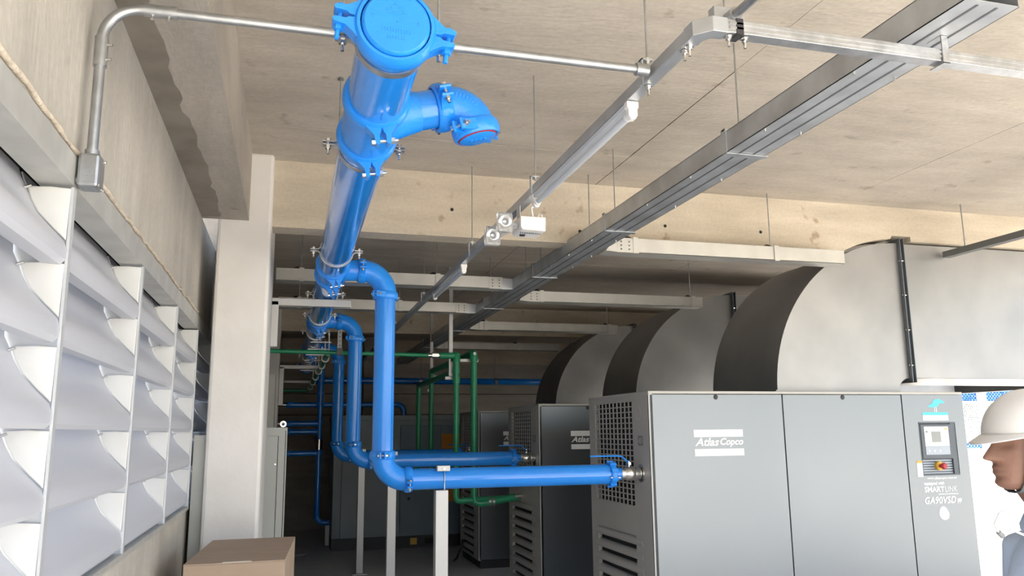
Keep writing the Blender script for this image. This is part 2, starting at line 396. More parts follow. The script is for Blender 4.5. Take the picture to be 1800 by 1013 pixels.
# =================================================================== CONDUIT AND LIGHTING CHANNEL
CY = 2.232
t = thing('conduit', 'galvanised conduit rising from the wall box and crossing to the lighting channel', 'conduit', (-0.53, CY, 2.39))
rb = 0.1
path = [(-0.530, CY, 2.45), (-0.530, CY, 2.88 - rb)]
MB().cyl(path[0], path[1], 0.0135, n=20).build('riser', 'conduit', t, smooth=40)
MB().tube(arc((-0.530 + rb, CY, 2.88 - rb), -X_, Z_, rb, 0, math.pi / 2, 14), 0.0145, n=20).build('bend', 'conduit', t, smooth=40)
MB().cyl((-0.530 + rb, CY, 2.88), (1.085, CY, 2.878), 0.0135, n=20).build('cross_run', 'conduit', t, smooth=40)
for p0, p1 in (((-0.53, CY, 2.70), (-0.53, CY, 2.785)), ((-0.43, CY, 2.88), (-0.345, CY, 2.88))):
    c = MB().cyl(p0, p1, 0.0175, n=20).build('sleeve', 'conduit', t, smooth=40)
    for q in (0.25, 0.75):
        p = V(p0).lerp(V(p1), q); MB().cyl(p, p + (V((0.028, -0.004, 0)) if p0[2] < 2.8 else V((0, -0.006, -0.028))), 0.0045, n=8).build('screw', 'bolt', c)
jb = MB().box(-0.552, -0.500, CY - 0.045, CY + 0.02, 2.352, 2.442).build('junction_box', 'conduit', t, bevel=0.008)
MB().cyl((-0.527, CY - 0.044, 2.392), (-0.527, CY - 0.0465, 2.392), 0.013, n=20).build('knockout', 'conduit', jb)
MB().cyl((-0.530, CY, 2.44), (-0.530, CY, 2.462), 0.018, n=16).build('hub', 'conduit', jb, smooth=40)
MB().cyl((-0.549, CY - 0.014, 2.375), (-0.60, CY - 0.014, 2.375), 0.012, n=16).build('side_spigot', 'conduit', jb, smooth=40)
for dy, dz in ((0.014, 0.006), (0.014, 0.084), (-0.038, 0.006)):
    MB().cyl((-0.5005, CY + dy, 2.352 + dz), (-0.497, CY + dy, 2.352 + dz), 0.005, n=8).build('screw', 'bolt', jb)
MB().lathe((1.075, CY, 2.878), (1, 0, 0), [(0.014, -0.03), (0.021, -0.03), (0.021, 0.012), (0.014, 0.012)], n=16).build('end_nut', 'conduit', t, smooth=40)

CX, CZ = 1.12, 2.88
t = thing('lighting_channel', 'grey steel lighting channel hung from rods, turning right at a corner', 'channel', (CX, 2, CZ))
h = 0.021
def channel(mb, p0, p1):      # a box profile with an open slotted top edge
    mb.box(min(p0[0], p1[0]) - (h if p0[0] == p1[0] else 0), max(p0[0], p1[0]) + (h if p0[0] == p1[0] else 0),
           min(p0[1], p1[1]) - (h if p0[1] == p1[1] else 0), max(p0[1], p1[1]) + (h if p0[1] == p1[1] else 0), CZ - h, CZ + h)
BY = 1.925
m_ = MB(); channel(m_, (CX, BY + 0.07), (CX, 13.5)); m_.build('long_run', 'tray', t, bevel=0.002)
MB().prism([(-h - 0.002, BY + 0.075), (-h - 0.002, BY + 0.02), (h, BY - h - 0.002), (0.07, BY - h - 0.002), (0.07, BY + h + 0.002), (h + 0.016, BY + h + 0.002), (h + 0.002, BY + 0.045), (h + 0.002, BY + 0.075)],
           (CX, 0, CZ), X_, Y_, Z_, -h - 0.003, h + 0.003).build('corner', 'tray', t, bevel=0.002)
m_ = MB(); channel(m_, (CX + 0.06, BY), (3.4, BY)); br_run = m_.build('branch_run', 'zinc', t, bevel=0.002)
for z in (-0.006, 0.009):
    MB().box(CX + 0.075, 3.4, BY - h - 0.003, BY - h, CZ + z - 0.003, CZ + z + 0.003).build('rib', 'zinc', br_run)
MB().box(CX + 0.098, CX + 0.120, BY - h - 0.003, BY + h + 0.003, CZ - h - 0.004, CZ + h + 0.004).build('black_tape', 'black', t)
for (x, y) in ((CX + 0.082, BY), (CX + 0.135, BY), (CX, BY + 0.085), (CX, BY + 0.115), (CX, 2.30)):
    b = MB().cyl((x, y, CZ - h - 0.004), (x, y, CZ - h - 0.034), 0.0045, n=10); b.cyl((x, y, CZ - h - 0.002), (x, y, CZ - h - 0.013), 0.0095, n=6)
    b.lathe((x, y, CZ - h - 0.002), (0, 0, -1), [(0.004, 0), (0.013, 0), (0.013, 0.002), (0.004, 0.002)], n=12)
    b.build('bolt', 'bolt', t)
for y in (2.30, 3.588, 5.013, 7.0, 9.0, 10.8):
    g = MB().box(CX - h - 0.005, CX - h, y - 0.013, y + 0.013, CZ - h, CZ + 0.07)
    g.box(CX - h - 0.005, CX + 0.015, y - 0.013, y + 0.013, CZ + 0.065, CZ + 0.07)
    hg = g.build('hanger', 'tray', t)
    MB().cyl((CX, y, CZ + 0.05), (CX, y, CEIL), 0.0035, n=8).build('rod', 'conduit', hg)
    MB().cyl((CX, y, CZ + 0.055), (CX, y, CZ + 0.078), 0.009, n=6).build('nut', 'bolt', hg)
for x in (1.96,):
    g = MB().box(x - 0.012, x + 0.012, BY - h - 0.006, BY - h - 0.002, CZ - h - 0.008, CZ + 0.068); g.box(x - 0.012, x + 0.012, BY - h - 0.006, BY + h + 0.01, CZ - h - 0.009, CZ - h - 0.005)
    hg = g.build('hanger', 'zinc', t)
    MB().box(x - 0.012, x + 0.012, BY - h - 0.006, BY + 0.03, CZ + 0.064, CZ + 0.068).build('lug', 'zinc', hg)

# a short stub of conduit above the corner
t = thing('conduit', 'grey conduit stub with a ring nut above the channel corner', 'conduit', (1.35, 2.12, 3.04))
MB().cyl((1.345, 2.15, 3.045), (1.365, 1.5, 3.045), 0.015, n=18).build('pipe', 'conduit', t, smooth=40)
MB().lathe((1.345, 2.12, 3.045), (0, 1, 0), [(0.014, -0.02), (0.024, -0.02), (0.024, 0.02), (0.014, 0.02)], n=18).build('ring_nut', 'conduit', t, smooth=40)
MB().box(1.29, 1.40, 2.14, 2.18, 3.0, 3.09).build('box_end', 'tray', t, bevel=0.003)
MB().cyl((1.34, 2.16, 3.09), (1.34, 2.16, CEIL), 0.0035, n=8).build('rod', 'conduit', t)

def tube_light(y0, y1, label):
    t = thing('tube_light', label, 'light', (CX, (y0 + y1) / 2, 2.84), 'bare fluorescent battens under the lighting channel')
    MB().box(CX - 0.019, CX + 0.019, y0 + 0.01, y1 - 0.01, CZ - h - 0.024, CZ - h - 0.001).build('batten', 'lamp_glass', t, bevel=0.003)
    MB().cyl((CX, y0 + 0.02, CZ - 0.066), (CX, y1 - 0.02, CZ - 0.066), 0.0135, n=18).build('tube', 'lamp_glass', t, smooth=40)
    for y, s in ((y0, 1), (y1, -1)):
        poly = [(-0.022, 0.0), (0.022, 0.0), (0.022, -0.022), (0.017, -0.028), (0.017, -0.052), (0.009, -0.066), (-0.009, -0.066), (-0.017, -0.052), (-0.017, -0.028), (-0.022, -0.022)]
        MB().prism(poly, (CX, y, CZ - h - 0.002), X_, Z_, Y_, -0.014, 0.014).build('lamp_holder', 'pvc_white', t, bevel=0.003)
        MB().cyl((CX, y, CZ - 0.066), (CX, y + s * 0.035, CZ - 0.066), 0.0165, n=18).build('end_cap', 'pvc_white', t, smooth=40)
tube_light(2.44, 3.58, 'bare fluorescent tube on the channel right of the capped blue elbow')
tube_light(5.28, 6.42, 'farther fluorescent tube under the channel, beyond the concrete beam')

# emergency lamp with two square heads
ey = 3.80
t = thing('emergency_light', 'white twin-head emergency light hanging under the lighting channel', 'light', (1.16, ey, 2.72))
bx_ = MB(); bx_.prism([(1.098, 2.803), (1.098, 2.745), (1.108, 2.732), (1.232, 2.728), (1.234, 2.803)], (0, 0, 0), X_, Z_, Y_, ey - 0.02, ey + 0.15)
hb_ = bx_.build('housing', 'emergency_white', t, bevel=0.006)
for i in range(10): MB().box(1.112 + i * 0.0115, 1.118 + i * 0.0115, ey + 0.03, ey + 0.045, 2.7255, 2.7335).build('vent_slot', 'panel_rows', hb_)
MB().box(1.125, 1.150, ey + 0.075, ey + 0.10, 2.724, 2.733).build('switch', 'black', hb_)
MB().box(1.10, 1.104, ey + 0.0, ey + 0.06, 2.80, 2.87).build('mount', 'tray', t)
MB().tube([(1.17, ey, 2.803), (1.165, ey, 2.83), (1.16, ey - 0.005, 2.85), (1.175, ey, 2.862)], 0.005, n=8).build('plug', 'pvc_white', t, smooth=60)
MB().tube([(1.20, ey + .02, 2.80), (1.205, ey + .01, 2.825), (1.22, ey + .01, 2.822), (1.228, ey + .02, 2.80)], 0.004, n=8).build('cord', 'pvc_white', t, smooth=60)
for (x, z, y) in ((1.012, 2.760, ey - 0.02), (0.978, 2.716, ey + 0.10)):
    hd = MB(); hd.obox((x, y, z), (1, 0.10, 0), (-0.10, 1, 0), (0, 0, 1), 0.040, 0.022, 0.050)
    H_ = hd.build('lamp_head', 'clear', t, bevel=0.010)
    MB().lathe((x, y - 0.012, z), (0, 1, 0), [(0.034, -0.004), (0.026, 0.010), (0.010, 0.020), (0.001, 0.021)], n=24, closed=False).build('reflector', 'reflector', H_, smooth=60)
    MB().cyl((x + 0.03, y + 0.012, z), (1.10, ey + 0.03, z + 0.006 + (0.04 if z < 2.73 else 0)), 0.010, n=12).build('swivel', 'clear', H_, smooth=60)

# =================================================================== CABLE TRAYS
TX0, TX1, TZ0, TZ1 = 1.85, 2.045, 2.945, 3.043
t = thing('cable_tray', 'wide grey cable tray running away from the camera, two grooves underneath', 'cable tray', (1.95, 2, TZ0))
m_ = MB(); m_.box(TX0, TX1, 1.70, 14.6, TZ0, TZ0 + 0.003); m_.box(TX0, TX0 + 0.003, 1.70, 14.6, TZ0, TZ1); m_.box(TX1 - 0.003, TX1, 1.70, 14.6, TZ0, TZ1)
m_.box(TX0, TX1, 1.70, 14.6, TZ1 - 0.003, TZ1)
m_.build('trough', 'tray', t)
for x in (TX0 + 0.062, TX1 - 0.062): MB().box(x - 0.004, x + 0.004, 1.72, 14.6, TZ0 - 0.0015, TZ0 + 0.001).build('groove', 'tray_groove', t)
for y in (3.05, 4.50, 6.05, 7.75, 9.6, 11.6):
    g = MB().box(TX0 - 0.004, TX0, y - 0.02, y + 0.02, TZ0 - 0.004, TZ1 + 0.015); g.box(TX1, TX1 + 0.004, y - 0.02, y + 0.02, TZ0 - 0.004, TZ1 + 0.015)
    g.box(TX0 - 0.004, TX1 + 0.012, y - 0.02, y + 0.02, TZ0 - 0.006, TZ0 - 0.002); g.box(TX0 - 0.004, TX1 + 0.004, y - 0.012, y + 0.012, TZ1 + 0.006, TZ1 + 0.015)
    sp = g.build('hanger_strap', 'tray', t)
    for yy, xx in (((y - 0.02), (TX0 + TX1) / 2 - 0.03),) + ((((y + 0.5), (TX0 + TX1) / 2),) if y in (4.50, 6.05) else ()):
        MB().cyl((xx, yy, TZ1), (xx, yy, CEIL), 0.004, n=8).build('rod', 'conduit', sp)
for y in (2.2, 2.75, 3.4, 3.9, 4.75, 5.2, 5.6, 6.1, 6.9, 7.4, 8.0, 8.7):
    for x in (TX0 + 0.012, TX1 - 0.012): MB().cyl((x, y, TZ0 - 0.008), (x, y, TZ0 + 0.001), 0.004, n=8).build('screw', 'bolt', t)

def branch_tray(x0, x1, y, label, m, straps, rods, end):
    t = thing('cable_tray', label, 'cable tray', ((x0 + x1) / 2, y, TZ0), 'side branches of the cable tray')
    g = MB(); w = 0.14
    g.box(x0, x1, y, y + 0.003, TZ0, TZ1); g.box(x0, x1, y + w, y + w + 0.003, TZ0, TZ1); g.box(x0, x1, y, y + w, TZ0, TZ0 + 0.003)
    g.box(x0, x1, y - 0.006, y + 0.018, TZ1, TZ1 + 0.003); g.box(x0, x1, y + w - 0.018, y + w + 0.006, TZ1, TZ1 + 0.003)
    g.build('trough', m, t)
    if end < 0:     # splayed end piece meeting the main tray on its right side
        c = [(x0 - 0.085, TZ0 + 0.004), (x0 + 0.005, TZ0 - 0.002), (x0 + 0.005, TZ1 + 0.002), (x0 - 0.02, TZ1 - 0.004)]
        e = MB().prism(c, (0, 0, 0), X_, Z_, Y_, y - 0.003, y + w).build('end_piece', m, t)
        xs = (x0 + 0.03, x0 + 0.09)
    else:
        c = [(x1 - 0.005, TZ0 - 0.002), (x1 + 0.10, TZ0 + 0.002), (x1 + 0.10, TZ1 - 0.002), (x1 - 0.005, TZ1 + 0.002)]
        e = MB().prism(c, (0, 0, 0), X_, Z_, Y_, y + 0.03, y + w).build('end_piece', 'tray', t)
        xs = (x1 - 0.03, x1 - 0.09)
    MB().box(min(xs) - 0.03, max(xs) + 0.03, y - 0.004, y, TZ0 - 0.003, TZ1 - 0.004).build('splice_plate', m, t)
    for x in xs:
        for z in (0.02, 0.047, 0.074):
            MB().cyl((x, y - 0.008, TZ0 + z), (x, y - 0.003, TZ0 + z), 0.006, n=8).build('bolt', 'dark_steel', t)
    for x in straps:
        MB().box(x - 0.02, x + 0.02, y - 0.008, y - 0.002, TZ0 - 0.006, TZ1 + 0.012).build('strap', m, t)
        MB().lathe((x - 0.03, y + 0.07, TZ1 + 0.002), (0, 0, 1), [(0.001, 0.0), (0.032, 0.0), (0.030, 0.02), (0.012, 0.032), (0.001, 0.033)], n=16, closed=False).build('rod_cap', 'black', t, smooth=50)
    for x in rods: MB().cyl((x, y + 0.07, TZ0 + 0.02), (x, y + 0.07, CEIL), 0.004, n=8).build('rod', 'conduit', t)
branch_tray(-0.15, 1.75, 6.62, 'left branch tray nearest the white column, ending at the main tray', 'tray_pale', (0.05, 1.18), (0.05, 1.18), 1)
branch_tray(-0.15, 1.75, 8.08, 'lower-looking second left branch tray behind the blue drop pipe', 'tray_pale', (1.05, 0.05), (1.05, 0.05), 1)
branch_tray(2.16, 4.02, 5.03, 'brightest right branch tray against the sunlit beam', 'tray_pale', (2.30, 3.43), (3.43,), -1)
branch_tray(2.16, 4.02, 7.22, 'right branch tray above the second compressor duct', 'tray_pale', (2.30, 3.92), (3.92,), -1)
branch_tray(2.16, 4.02, 9.42, 'right branch tray crossing in front of the shaded beam', 'tray_pale', (2.28, 3.9), (3.9,), -1)
branch_tray(2.16, 4.02, 11.75, 'farthest right branch tray, dim beside the last duct', 'tray_pale', (3.35,), (3.35,), -1)
t = thing('support_arm', 'dark steel bar under the ceiling at the upper right corner', 'bar', (5.13, 4.7, 3.1))
MB().box(5.10, 5.17, 3.0, 5.2, 3.08, 3.13).build('bar', 'dark_steel', t, bevel=0.003)
for y in (3.4, 5.0): MB().cyl((5.135, y, 3.12), (5.135, y, CEIL), 0.005, n=8).build('rod', 'conduit', t)

# =================================================================== BLUE PIPEWORK
def coupling(parent, c, axis, R, ear, m='blue_cast', w=0.030, bolts='bolt', long=0.05, flip=1):
    """grooved two-half clamp with bolt lugs on two sides"""
    c = V(c); a = V(axis).normalized(); e = V(ear); e = (e - a * e.dot(a)).normalized(); tt = a.cross(e) * flip
    k = R / 0.094; kk = 0.45 + 0.55 * k
    mb = MB().lathe(c, a, [(R * 0.99, -w), (R + 0.007 * kk, -w), (R + 0.015 * kk, -w * 0.62), (R + 0.017 * kk, 0), (R + 0.015 * kk, w * 0.62), (R + 0.007 * kk, w), (R * 0.99, w)], n=40)
    for s in (1, -1):
        for q in (1, -1):
            poly = [(R - 0.002, 0.002), (R + 0.026 * kk, 0.004), (R + 0.034 * kk, 0.010 * kk), (R + 0.064 * kk, 0.011 * kk), (R + 0.068 * kk, 0.018 * kk), (R + 0.064 * kk, 0.024 * kk), (R + 0.034 * kk, 0.028 * kk), (R + 0.014 * kk, 0.042 * kk), (R - 0.004 * kk, 0.056 * kk)]
            mb.prism([(s * x, q * y) for x, y in poly], c, e, tt, a, -w * 0.72, w * 0.72)
    o = mb.build('coupling', m, parent, smooth=35)
    for s in (1, -1):
        p = c + e * s * (R + 0.050 * kk)
        b = MB().cyl(p + tt * 0.034 * kk, p - tt * long * kk, 0.0065 * kk, n=12)
        b.cyl(p - tt * 0.024 * kk, p - tt * 0.038 * kk, 0.0125 * kk, n=6); b.cyl(p + tt * 0.024 * kk, p + tt * 0.036 * kk, 0.012 * kk, n=12)
        b.build('bolt', bolts, o, smooth=30)
    return o

HX, HZ, R = 0.232, 2.78, 0.093
r5 = 0.068
DX, ER = 0.585, 0.155
hd = thing('header_pipe', 'thick blue header pipe overhead, capped at the near end, running into the depth', 'pipe', (HX, 2, HZ))
TEES = (2.62, 5.27, 7.80, 10.45)
segs = [(1.985, 2.45), (2.79, 5.11), (5.43, 7.64), (7.96, 10.29), (10.61, 13.6)]
for y0, y1 in segs: MB().cyl((HX, y0, HZ), (HX, y1, HZ), R, n=48, caps=False).build('pipe', 'blue', hd, smooth=40)
for i, ty in enumerate(TEES):
    a0, a1 = segs[i][1], segs[i + 1][0]
    m_ = MB().cyl((HX, a0, HZ), (HX, a1, HZ), R + 0.002, n=48, caps=False)
    bd = V((math.cos(math.radians(15)), 0, math.sin(math.radians(15)))) if i == 0 else X_
    m_.cyl(V((HX, ty, HZ)) + bd * R * 0.5, V((HX, ty, HZ)) + bd * 0.165, r5 + (0.022 if i == 0 else 0.006), r5 + 0.001, n=36, caps=False)
    m_.build('tee', 'blue_cast', hd, smooth=40)
    coupling(hd, (HX, a0, HZ), Y_, R, (0.16, 0, -1), bolts='bolt'); coupling(hd, (HX, a1, HZ), Y_, R, (0.16, 0, -1))
# near end cap
cp = MB().lathe((HX, 1.955, HZ), (0, 1, 0), [(0.001, -0.014), (0.083, -0.014), (0.089, -0.008), (0.091, 0.0), (0.091, 0.05)], n=56, closed=False)
cap = cp.build('end_cap', 'blue_cast', hd, smooth=35)
coupling(hd, (HX, 1.985, HZ), Y_, R + 0.002, (1, 0, -0.12), w=0.034, bolts='blue_cast', long=0.062, flip=-1)
# worn cast relief on the cap (illegible in the photograph): a small peak and two rows of low bumps
rel = []
yc = 1.955 - 0.0145
for (x, z, w_, h_) in ((0, 0.052, 0.010, 0.007), (-0.010, 0.041, 0.014, 0.004), (0.012, 0.041, 0.016, 0.004), (-0.022, 0.030, 0.014, 0.004), (0.022, 0.029, 0.016, 0.005), (0.0, 0.024, 0.024, 0.003), (-0.062, 0.008, 0.008, 0.003), (-0.062, 0.014, 0.006, 0.002), (0.058, -0.002, 0.009, 0.003), (0.058, 0.004, 0.005, 0.004)):
    MB().box(HX + x - w_ / 2, HX + x + w_ / 2, yc - 0.0012, yc + 0.002, HZ + z - h_ / 2, HZ + z + h_ / 2).build('cast_mark', 'blue_cast', cap, bevel=0.0008)
for k in range(11):
    MB().box(HX - 0.038 + k * 0.0072, HX - 0.0335 + k * 0.0072, yc - 0.0012, yc + 0.002, HZ - 0.026 - k * 0.0006, HZ - 0.016 - k * 0.0006 - (k % 3) * 0.001).build('cast_mark', 'blue_cast', cap, bevel=0.0008)
for k in range(7):
    MB().box(HX - 0.024 + k * 0.0072, HX - 0.0195 + k * 0.0072, yc - 0.0012, yc + 0.002, HZ - 0.048 - (k % 2) * 0.001, HZ - 0.040 - (k % 3) * 0.001).build('cast_mark', 'blue_cast', cap, bevel=0.0008)
coupling(hd, (HX, 13.4, HZ), Y_, R, (1, 0, 0))
MB().cyl((HX, 13.58, HZ), (HX, 13.64, HZ), R * 0.98, n=32).build('end_cap', 'blue_cast', hd, smooth=40)

# capped spare outlet near the camera
ty = TEES[0]
q_ = math.radians(15); ex = V((math.cos(q_), 0, math.sin(q_))); ez = V((-math.sin(q_), 0, math.cos(q_)))
HC = V((HX, ty, HZ)); EL, ERr = 0.352, 0.095
ou = thing('capped_elbow', 'blue elbow turned down and blanked off, nearest branch of the header', 'pipe', HC + ex * EL)
MB().cyl(HC + ex * 0.15, HC + ex * (EL - ERr), r5, n=36, caps=False).build('branch_pipe', 'blue', ou, smooth=40)
MB().tube(arc(HC + ex * (EL - ERr) - ez * ERr, ez, ex, ERr, -0.12, math.pi / 2 + 0.1, 16), r5 + 0.006, n=36).build('elbow', 'blue_cast', ou, smooth=40)
coupling(ou, HC + ex * (EL - ERr - 0.008), ex, r5 + 0.004, (0, -1, 0.12), w=0.027, flip=-1)
coupling(ou, HC + ex * EL - ez * (ERr + 0.008), ez, r5 + 0.004, (-0.70, -0.72, 0), w=0.027, flip=-1)
CC = HC + ex * EL - ez * (ERr + 0.035)
dc = MB().lathe(CC, -ez, [(0.066, 0.0), (0.066, 0.004), (0.058, 0.008), (0.001, 0.009)], n=40, closed=False).build('blank_cap', 'blue_cast', ou, smooth=35)
MB().lathe(CC, ez, [(0.0655, -0.003), (0.0695, -0.003), (0.0695, 0.003), (0.0655, 0.003)], n=40).build('gasket', 'red_rubber', dc)
for k in range(4): MB().obox(CC + ex * (-0.025 + k * 0.016) - ez * 0.0095, ex, Y_, ez, 0.005, 0.011, 0.0015).build('cast_mark', 'blue_cast', dc)
for k in range(7):     # low cast marks following the elbow back
    a = 0.35 + k * 0.11
    d_ = ez * math.cos(a) + ex * math.sin(a); e_ = ex * math.cos(a) - ez * math.sin(a)
    MB().obox(HC + ex * (EL - ERr) - ez * ERr + d_ * (ERr + 0.02) + V((0, -r5 - 0.0035, 0)), d_, e_, Y_, 0.006, 0.0025, 0.002).build('cast_mark', 'blue_cast', ou)

def drop_pipe(ty, zr, label, post_x):
    t = thing('drop_pipe', label, 'pipe', (DX, ty, 0.0), 'blue drop pipes feeding the compressors')
    r = r5; b0 = HX + 0.165
    MB().cyl((b0, ty, HZ), (DX - ER + 0.01, ty, HZ), r, n=36, caps=False).build('branch_pipe', 'blue', t, smooth=40)
    MB().tube(arc((DX - ER, ty, HZ - ER), Z_, X_, ER, -0.05, math.pi / 2 + 0.05, 16), r + 0.004, n=36).build('elbow', 'blue_cast', t, smooth=40)
    coupling(t, (DX - ER - 0.005, ty, HZ), X_, r + 0.002, (0, -1, 0.15), w=0.026, flip=-1)
    coupling(t, (DX, ty, HZ - ER - 0.01), Z_, r + 0.002, (-0.62, -0.78, 0), w=0.026, flip=-1)
    MB().cyl((DX, ty, HZ - ER), (DX, ty, zr + ER), r, n=36, caps=False).build('riser', 'blue', t, smooth=40)
    coupling(t, (DX, ty, zr + ER), Z_, r + 0.002, (-0.1, -1, 0), w=0.028, flip=-1)
    MB().tube(arc((DX + ER, ty, zr + ER), -X_, -Z_, ER, -0.05, math.pi / 2 + 0.05, 16), r + 0.004, n=36).build('elbow', 'blue_cast', t, smooth=40)
    coupling(t, (DX + ER + 0.01, ty, zr), X_, r + 0.002, (0, -1, -0.25), w=0.026, flip=-1)
    MB().cyl((DX + ER, ty, zr), (2.15, ty, zr), r, n=36, caps=False).build('run', 'blue', t, smooth=40)
    # reducing clamp with knobbly rim
    c = MB().lathe((2.158, ty, zr), (1, 0, 0), [(0.03, -0.022), (r + 0.008, -0.022), (r + 0.016, -0.008), (r + 0.016, 0.008), (r + 0.008, 0.022), (0.03, 0.022)], n=32)
    for k in range(9):
        a = 2 * math.pi * k / 9; d = V((0, math.cos(a), math.sin(a)))
        c.obox(V((2.158, ty, zr)) + d * (r + 0.010), X_, d, X_.cross(d), 0.024, 0.012, 0.013)
    cc = c.build('reducing_clamp', 'blue_cast', t, smooth=30, bevel=0.003)
    MB().cyl((2.125, ty - r - 0.012, zr - 0.02), (2.195, ty - r - 0.012, zr - 0.02), 0.006, n=10).build('bolt', 'bolt', cc)
    MB().cyl((2.17, ty, zr), (2.232, ty, zr), 0.042, n=28).build('stub', 'blue', t, smooth=40)
    v = MB().lathe((2.225, ty, zr), (1, 0, 0), [(0.001, 0), (0.036, 0.0), (0.044, 0.004), (0.044, 0.03), (0.037, 0.034), (0.046, 0.05), (0.050, 0.075), (0.046, 0.10), (0.037, 0.112), (0.042, 0.116), (0.042, 0.15), (0.03, 0.162), (0.001, 0.162)], n=28, closed=False).build('ball_valve', 'bolt', t, smooth=30)
    s = MB().cyl((2.295, ty, zr + 0.04), (2.295, ty, zr + 0.085), 0.011, n=12); s.cyl((2.295, ty, zr + 0.06), (2.295, ty, zr + 0.078), 0.018, n=6); s.build('stem', 'bolt', v, smooth=30)
    MB().tube([(2.30, ty, zr + 0.083), (2.275, ty, zr + 0.088), (2.25, ty, zr + 0.115), (2.22, ty, zr + 0.122), (2.02, ty + 0.03, zr + 0.122)], 0.006, n=8).build('handle', 'blue', v, smooth=40)
    # steel stand under the horizontal run
    st = thing('pipe_stand', label.split(' ')[0] + ' square steel post under the horizontal blue pipe of that drop', 'stand', (post_x, ty, 0), 'steel posts under the blue pipe runs')
    w = 0.041
    MB().box(post_x - w, post_x + w, ty - w, ty + w, 0.012, zr - r - 0.004).build('post', 'strut', st, bevel=0.003)
    MB().box(post_x - 0.09, post_x + 0.09, ty - 0.09, ty + 0.09, 0.0, 0.012).build('base_plate', 'strut', st)
    pts = arc((post_x + 0.01, ty, zr), -Y_, Z_, r + 0.004, -0.4, math.pi + 0.4, 20)
    pts = [V((post_x + 0.01, ty - r - 0.004, zr - r))] + pts + [V((post_x + 0.01, ty + r + 0.004, zr - r))]
    MB().tube(pts, 0.004, n=8).build('u_bolt', 'zinc', st, smooth=60)
    MB().box(post_x - 0.04, post_x + 0.045, ty - r - 0.012, ty - r + 0.03, zr + r * 0.72, zr + r * 0.72 + 0.036).build('clamp_block', 'strut', st, bevel=0.003)
    MB().cyl((post_x + 0.005, ty - r - 0.022, zr + r * 0.72 + 0.016), (post_x + 0.005, ty - r - 0.01, zr + r * 0.72 + 0.016), 0.007, n=10).build('nut', 'bolt', st)
    return t, st
_, s1 = drop_pipe(5.27, 1.42, 'nearest and thickest blue drop pipe, turning right to the front compressor', 0.968)
_, s2 = drop_pipe(7.80, 1.455, 'middle blue drop pipe, leading right to the second compressor', 0.957)
_, s3 = drop_pipe(10.45, 1.43, 'farthest blue drop pipe, leading right to the third compressor', 0.90)
s1['label'] = 'widest pale steel post, holding up the nearest horizontal blue pipe'
s2['label'] = 'middle steel post, under the lower elbow of the nearest drop pipe'
s3['label'] = 'thinnest steel post on the left, standing before the grey-blue dryer'

def pipe_clamp(y, label, rod=True, side=False):
    t = thing('pipe_clamp', label, 'clamp', (HX, y, HZ), 'galvanised clamps around the header pipe')
    rr = R + 0.004
    for s, nm in ((-1, 'lower_strap'), (1, 'upper_strap')):
        g = MB(); n = 20; prof = []
        pts = [(-rr - 0.055, 0.006 * s), (-rr - 0.012, 0.006 * s)] + [(-rr * math.cos(math.pi * k / n), s * (rr * math.sin(math.pi * k / n) + 0.0)) for k in range(1, n)] + [(rr + 0.012, 0.006 * s), (rr + 0.055, 0.006 * s)]
        g.strip(pts, (HX, y, HZ), X_, Z_, Y_, -0.014, 0.014, 0.005); g.build(nm, 'zinc', t, smooth=40)
    for s in (1, -1):
        x = HX + s * (rr + 0.035)
        b = MB().cyl((x, y, HZ - 0.04), (x, y, HZ + 0.022), 0.005, n=10); b.cyl((x, y, HZ - 0.020), (x, y, HZ - 0.009), 0.011, n=6); b.cyl((x, y, HZ + 0.009), (x, y, HZ + 0.018), 0.011, n=6)
        b.build('bolt', 'bolt', t)
    if side:
        for s in (1, -1): MB().cyl((HX + s * (rr + 0.035), y, HZ), (HX + s * (rr + 0.035), y, CEIL), 0.004, n=8).build('rod', 'conduit', t)
    elif rod: MB().cyl((HX, y, HZ + rr), (HX, y, CEIL), 0.005, n=8).build('rod', 'conduit', t)
pipe_clamp(2.06, 'clamp right behind the near end cap of the header', side=True)
pipe_clamp(2.90, 'clamp just beyond the capped elbow tee of the header')
pipe_clamp(4.72, 'clamp in front of the nearest drop pipe tee')
pipe_clamp(6.25, 'clamp beside the white column bracket')
pipe_clamp(7.40, 'clamp in front of the middle drop pipe tee')
pipe_clamp(8.60, 'clamp just behind the middle drop pipe tee')
pipe_clamp(11.4, 'clamp on the dark far stretch of the header')
t = thing('hanger_rod', 'single thin rod from ceiling to header left of the capped elbow', 'rod', (0.185, 3.85, 2.9))
MB().cyl((0.185, 3.85, HZ + 0.07), (0.185, 3.85, CEIL), 0.004, n=8).build('rod', 'conduit', t)
MB().cyl((0.185, 3.85, CEIL - 0.012), (0.185, 3.85, CEIL), 0.014, n=8).build('anchor', 'dark_steel', t)

# steel bracket on the column that carries the header
t = thing('pipe_bracket', 'pale angled steel bracket on the white column under the header pipe', 'bracket', (-0.155, 5.9, 2.6))
MB().box(-0.155, 0.405, 5.88, 5.93, HZ - R - 0.062, HZ - R - 0.008).build('arm', 'strut', t, bevel=0.004)
MB().box(-0.155, -0.105, 5.88, 5.93, HZ - R - 0.36, HZ - R - 0.03).build('wall_leg', 'strut', t, bevel=0.004)
t = thing('pipe_bracket', 'dim steel bracket on the far column under the header pipe end', 'bracket', (-0.155, 11.2, 2.6))
MB().box(-0.155, 0.36, 11.18, 11.23, HZ - R - 0.11, HZ - R - 0.06).build('arm', 'strut', t, bevel=0.004)
MB().box(-0.155, -0.095, 11.18, 11.23, HZ - R - 0.60, HZ - R - 0.08).build('wall_leg', 'strut', t, bevel=0.004)

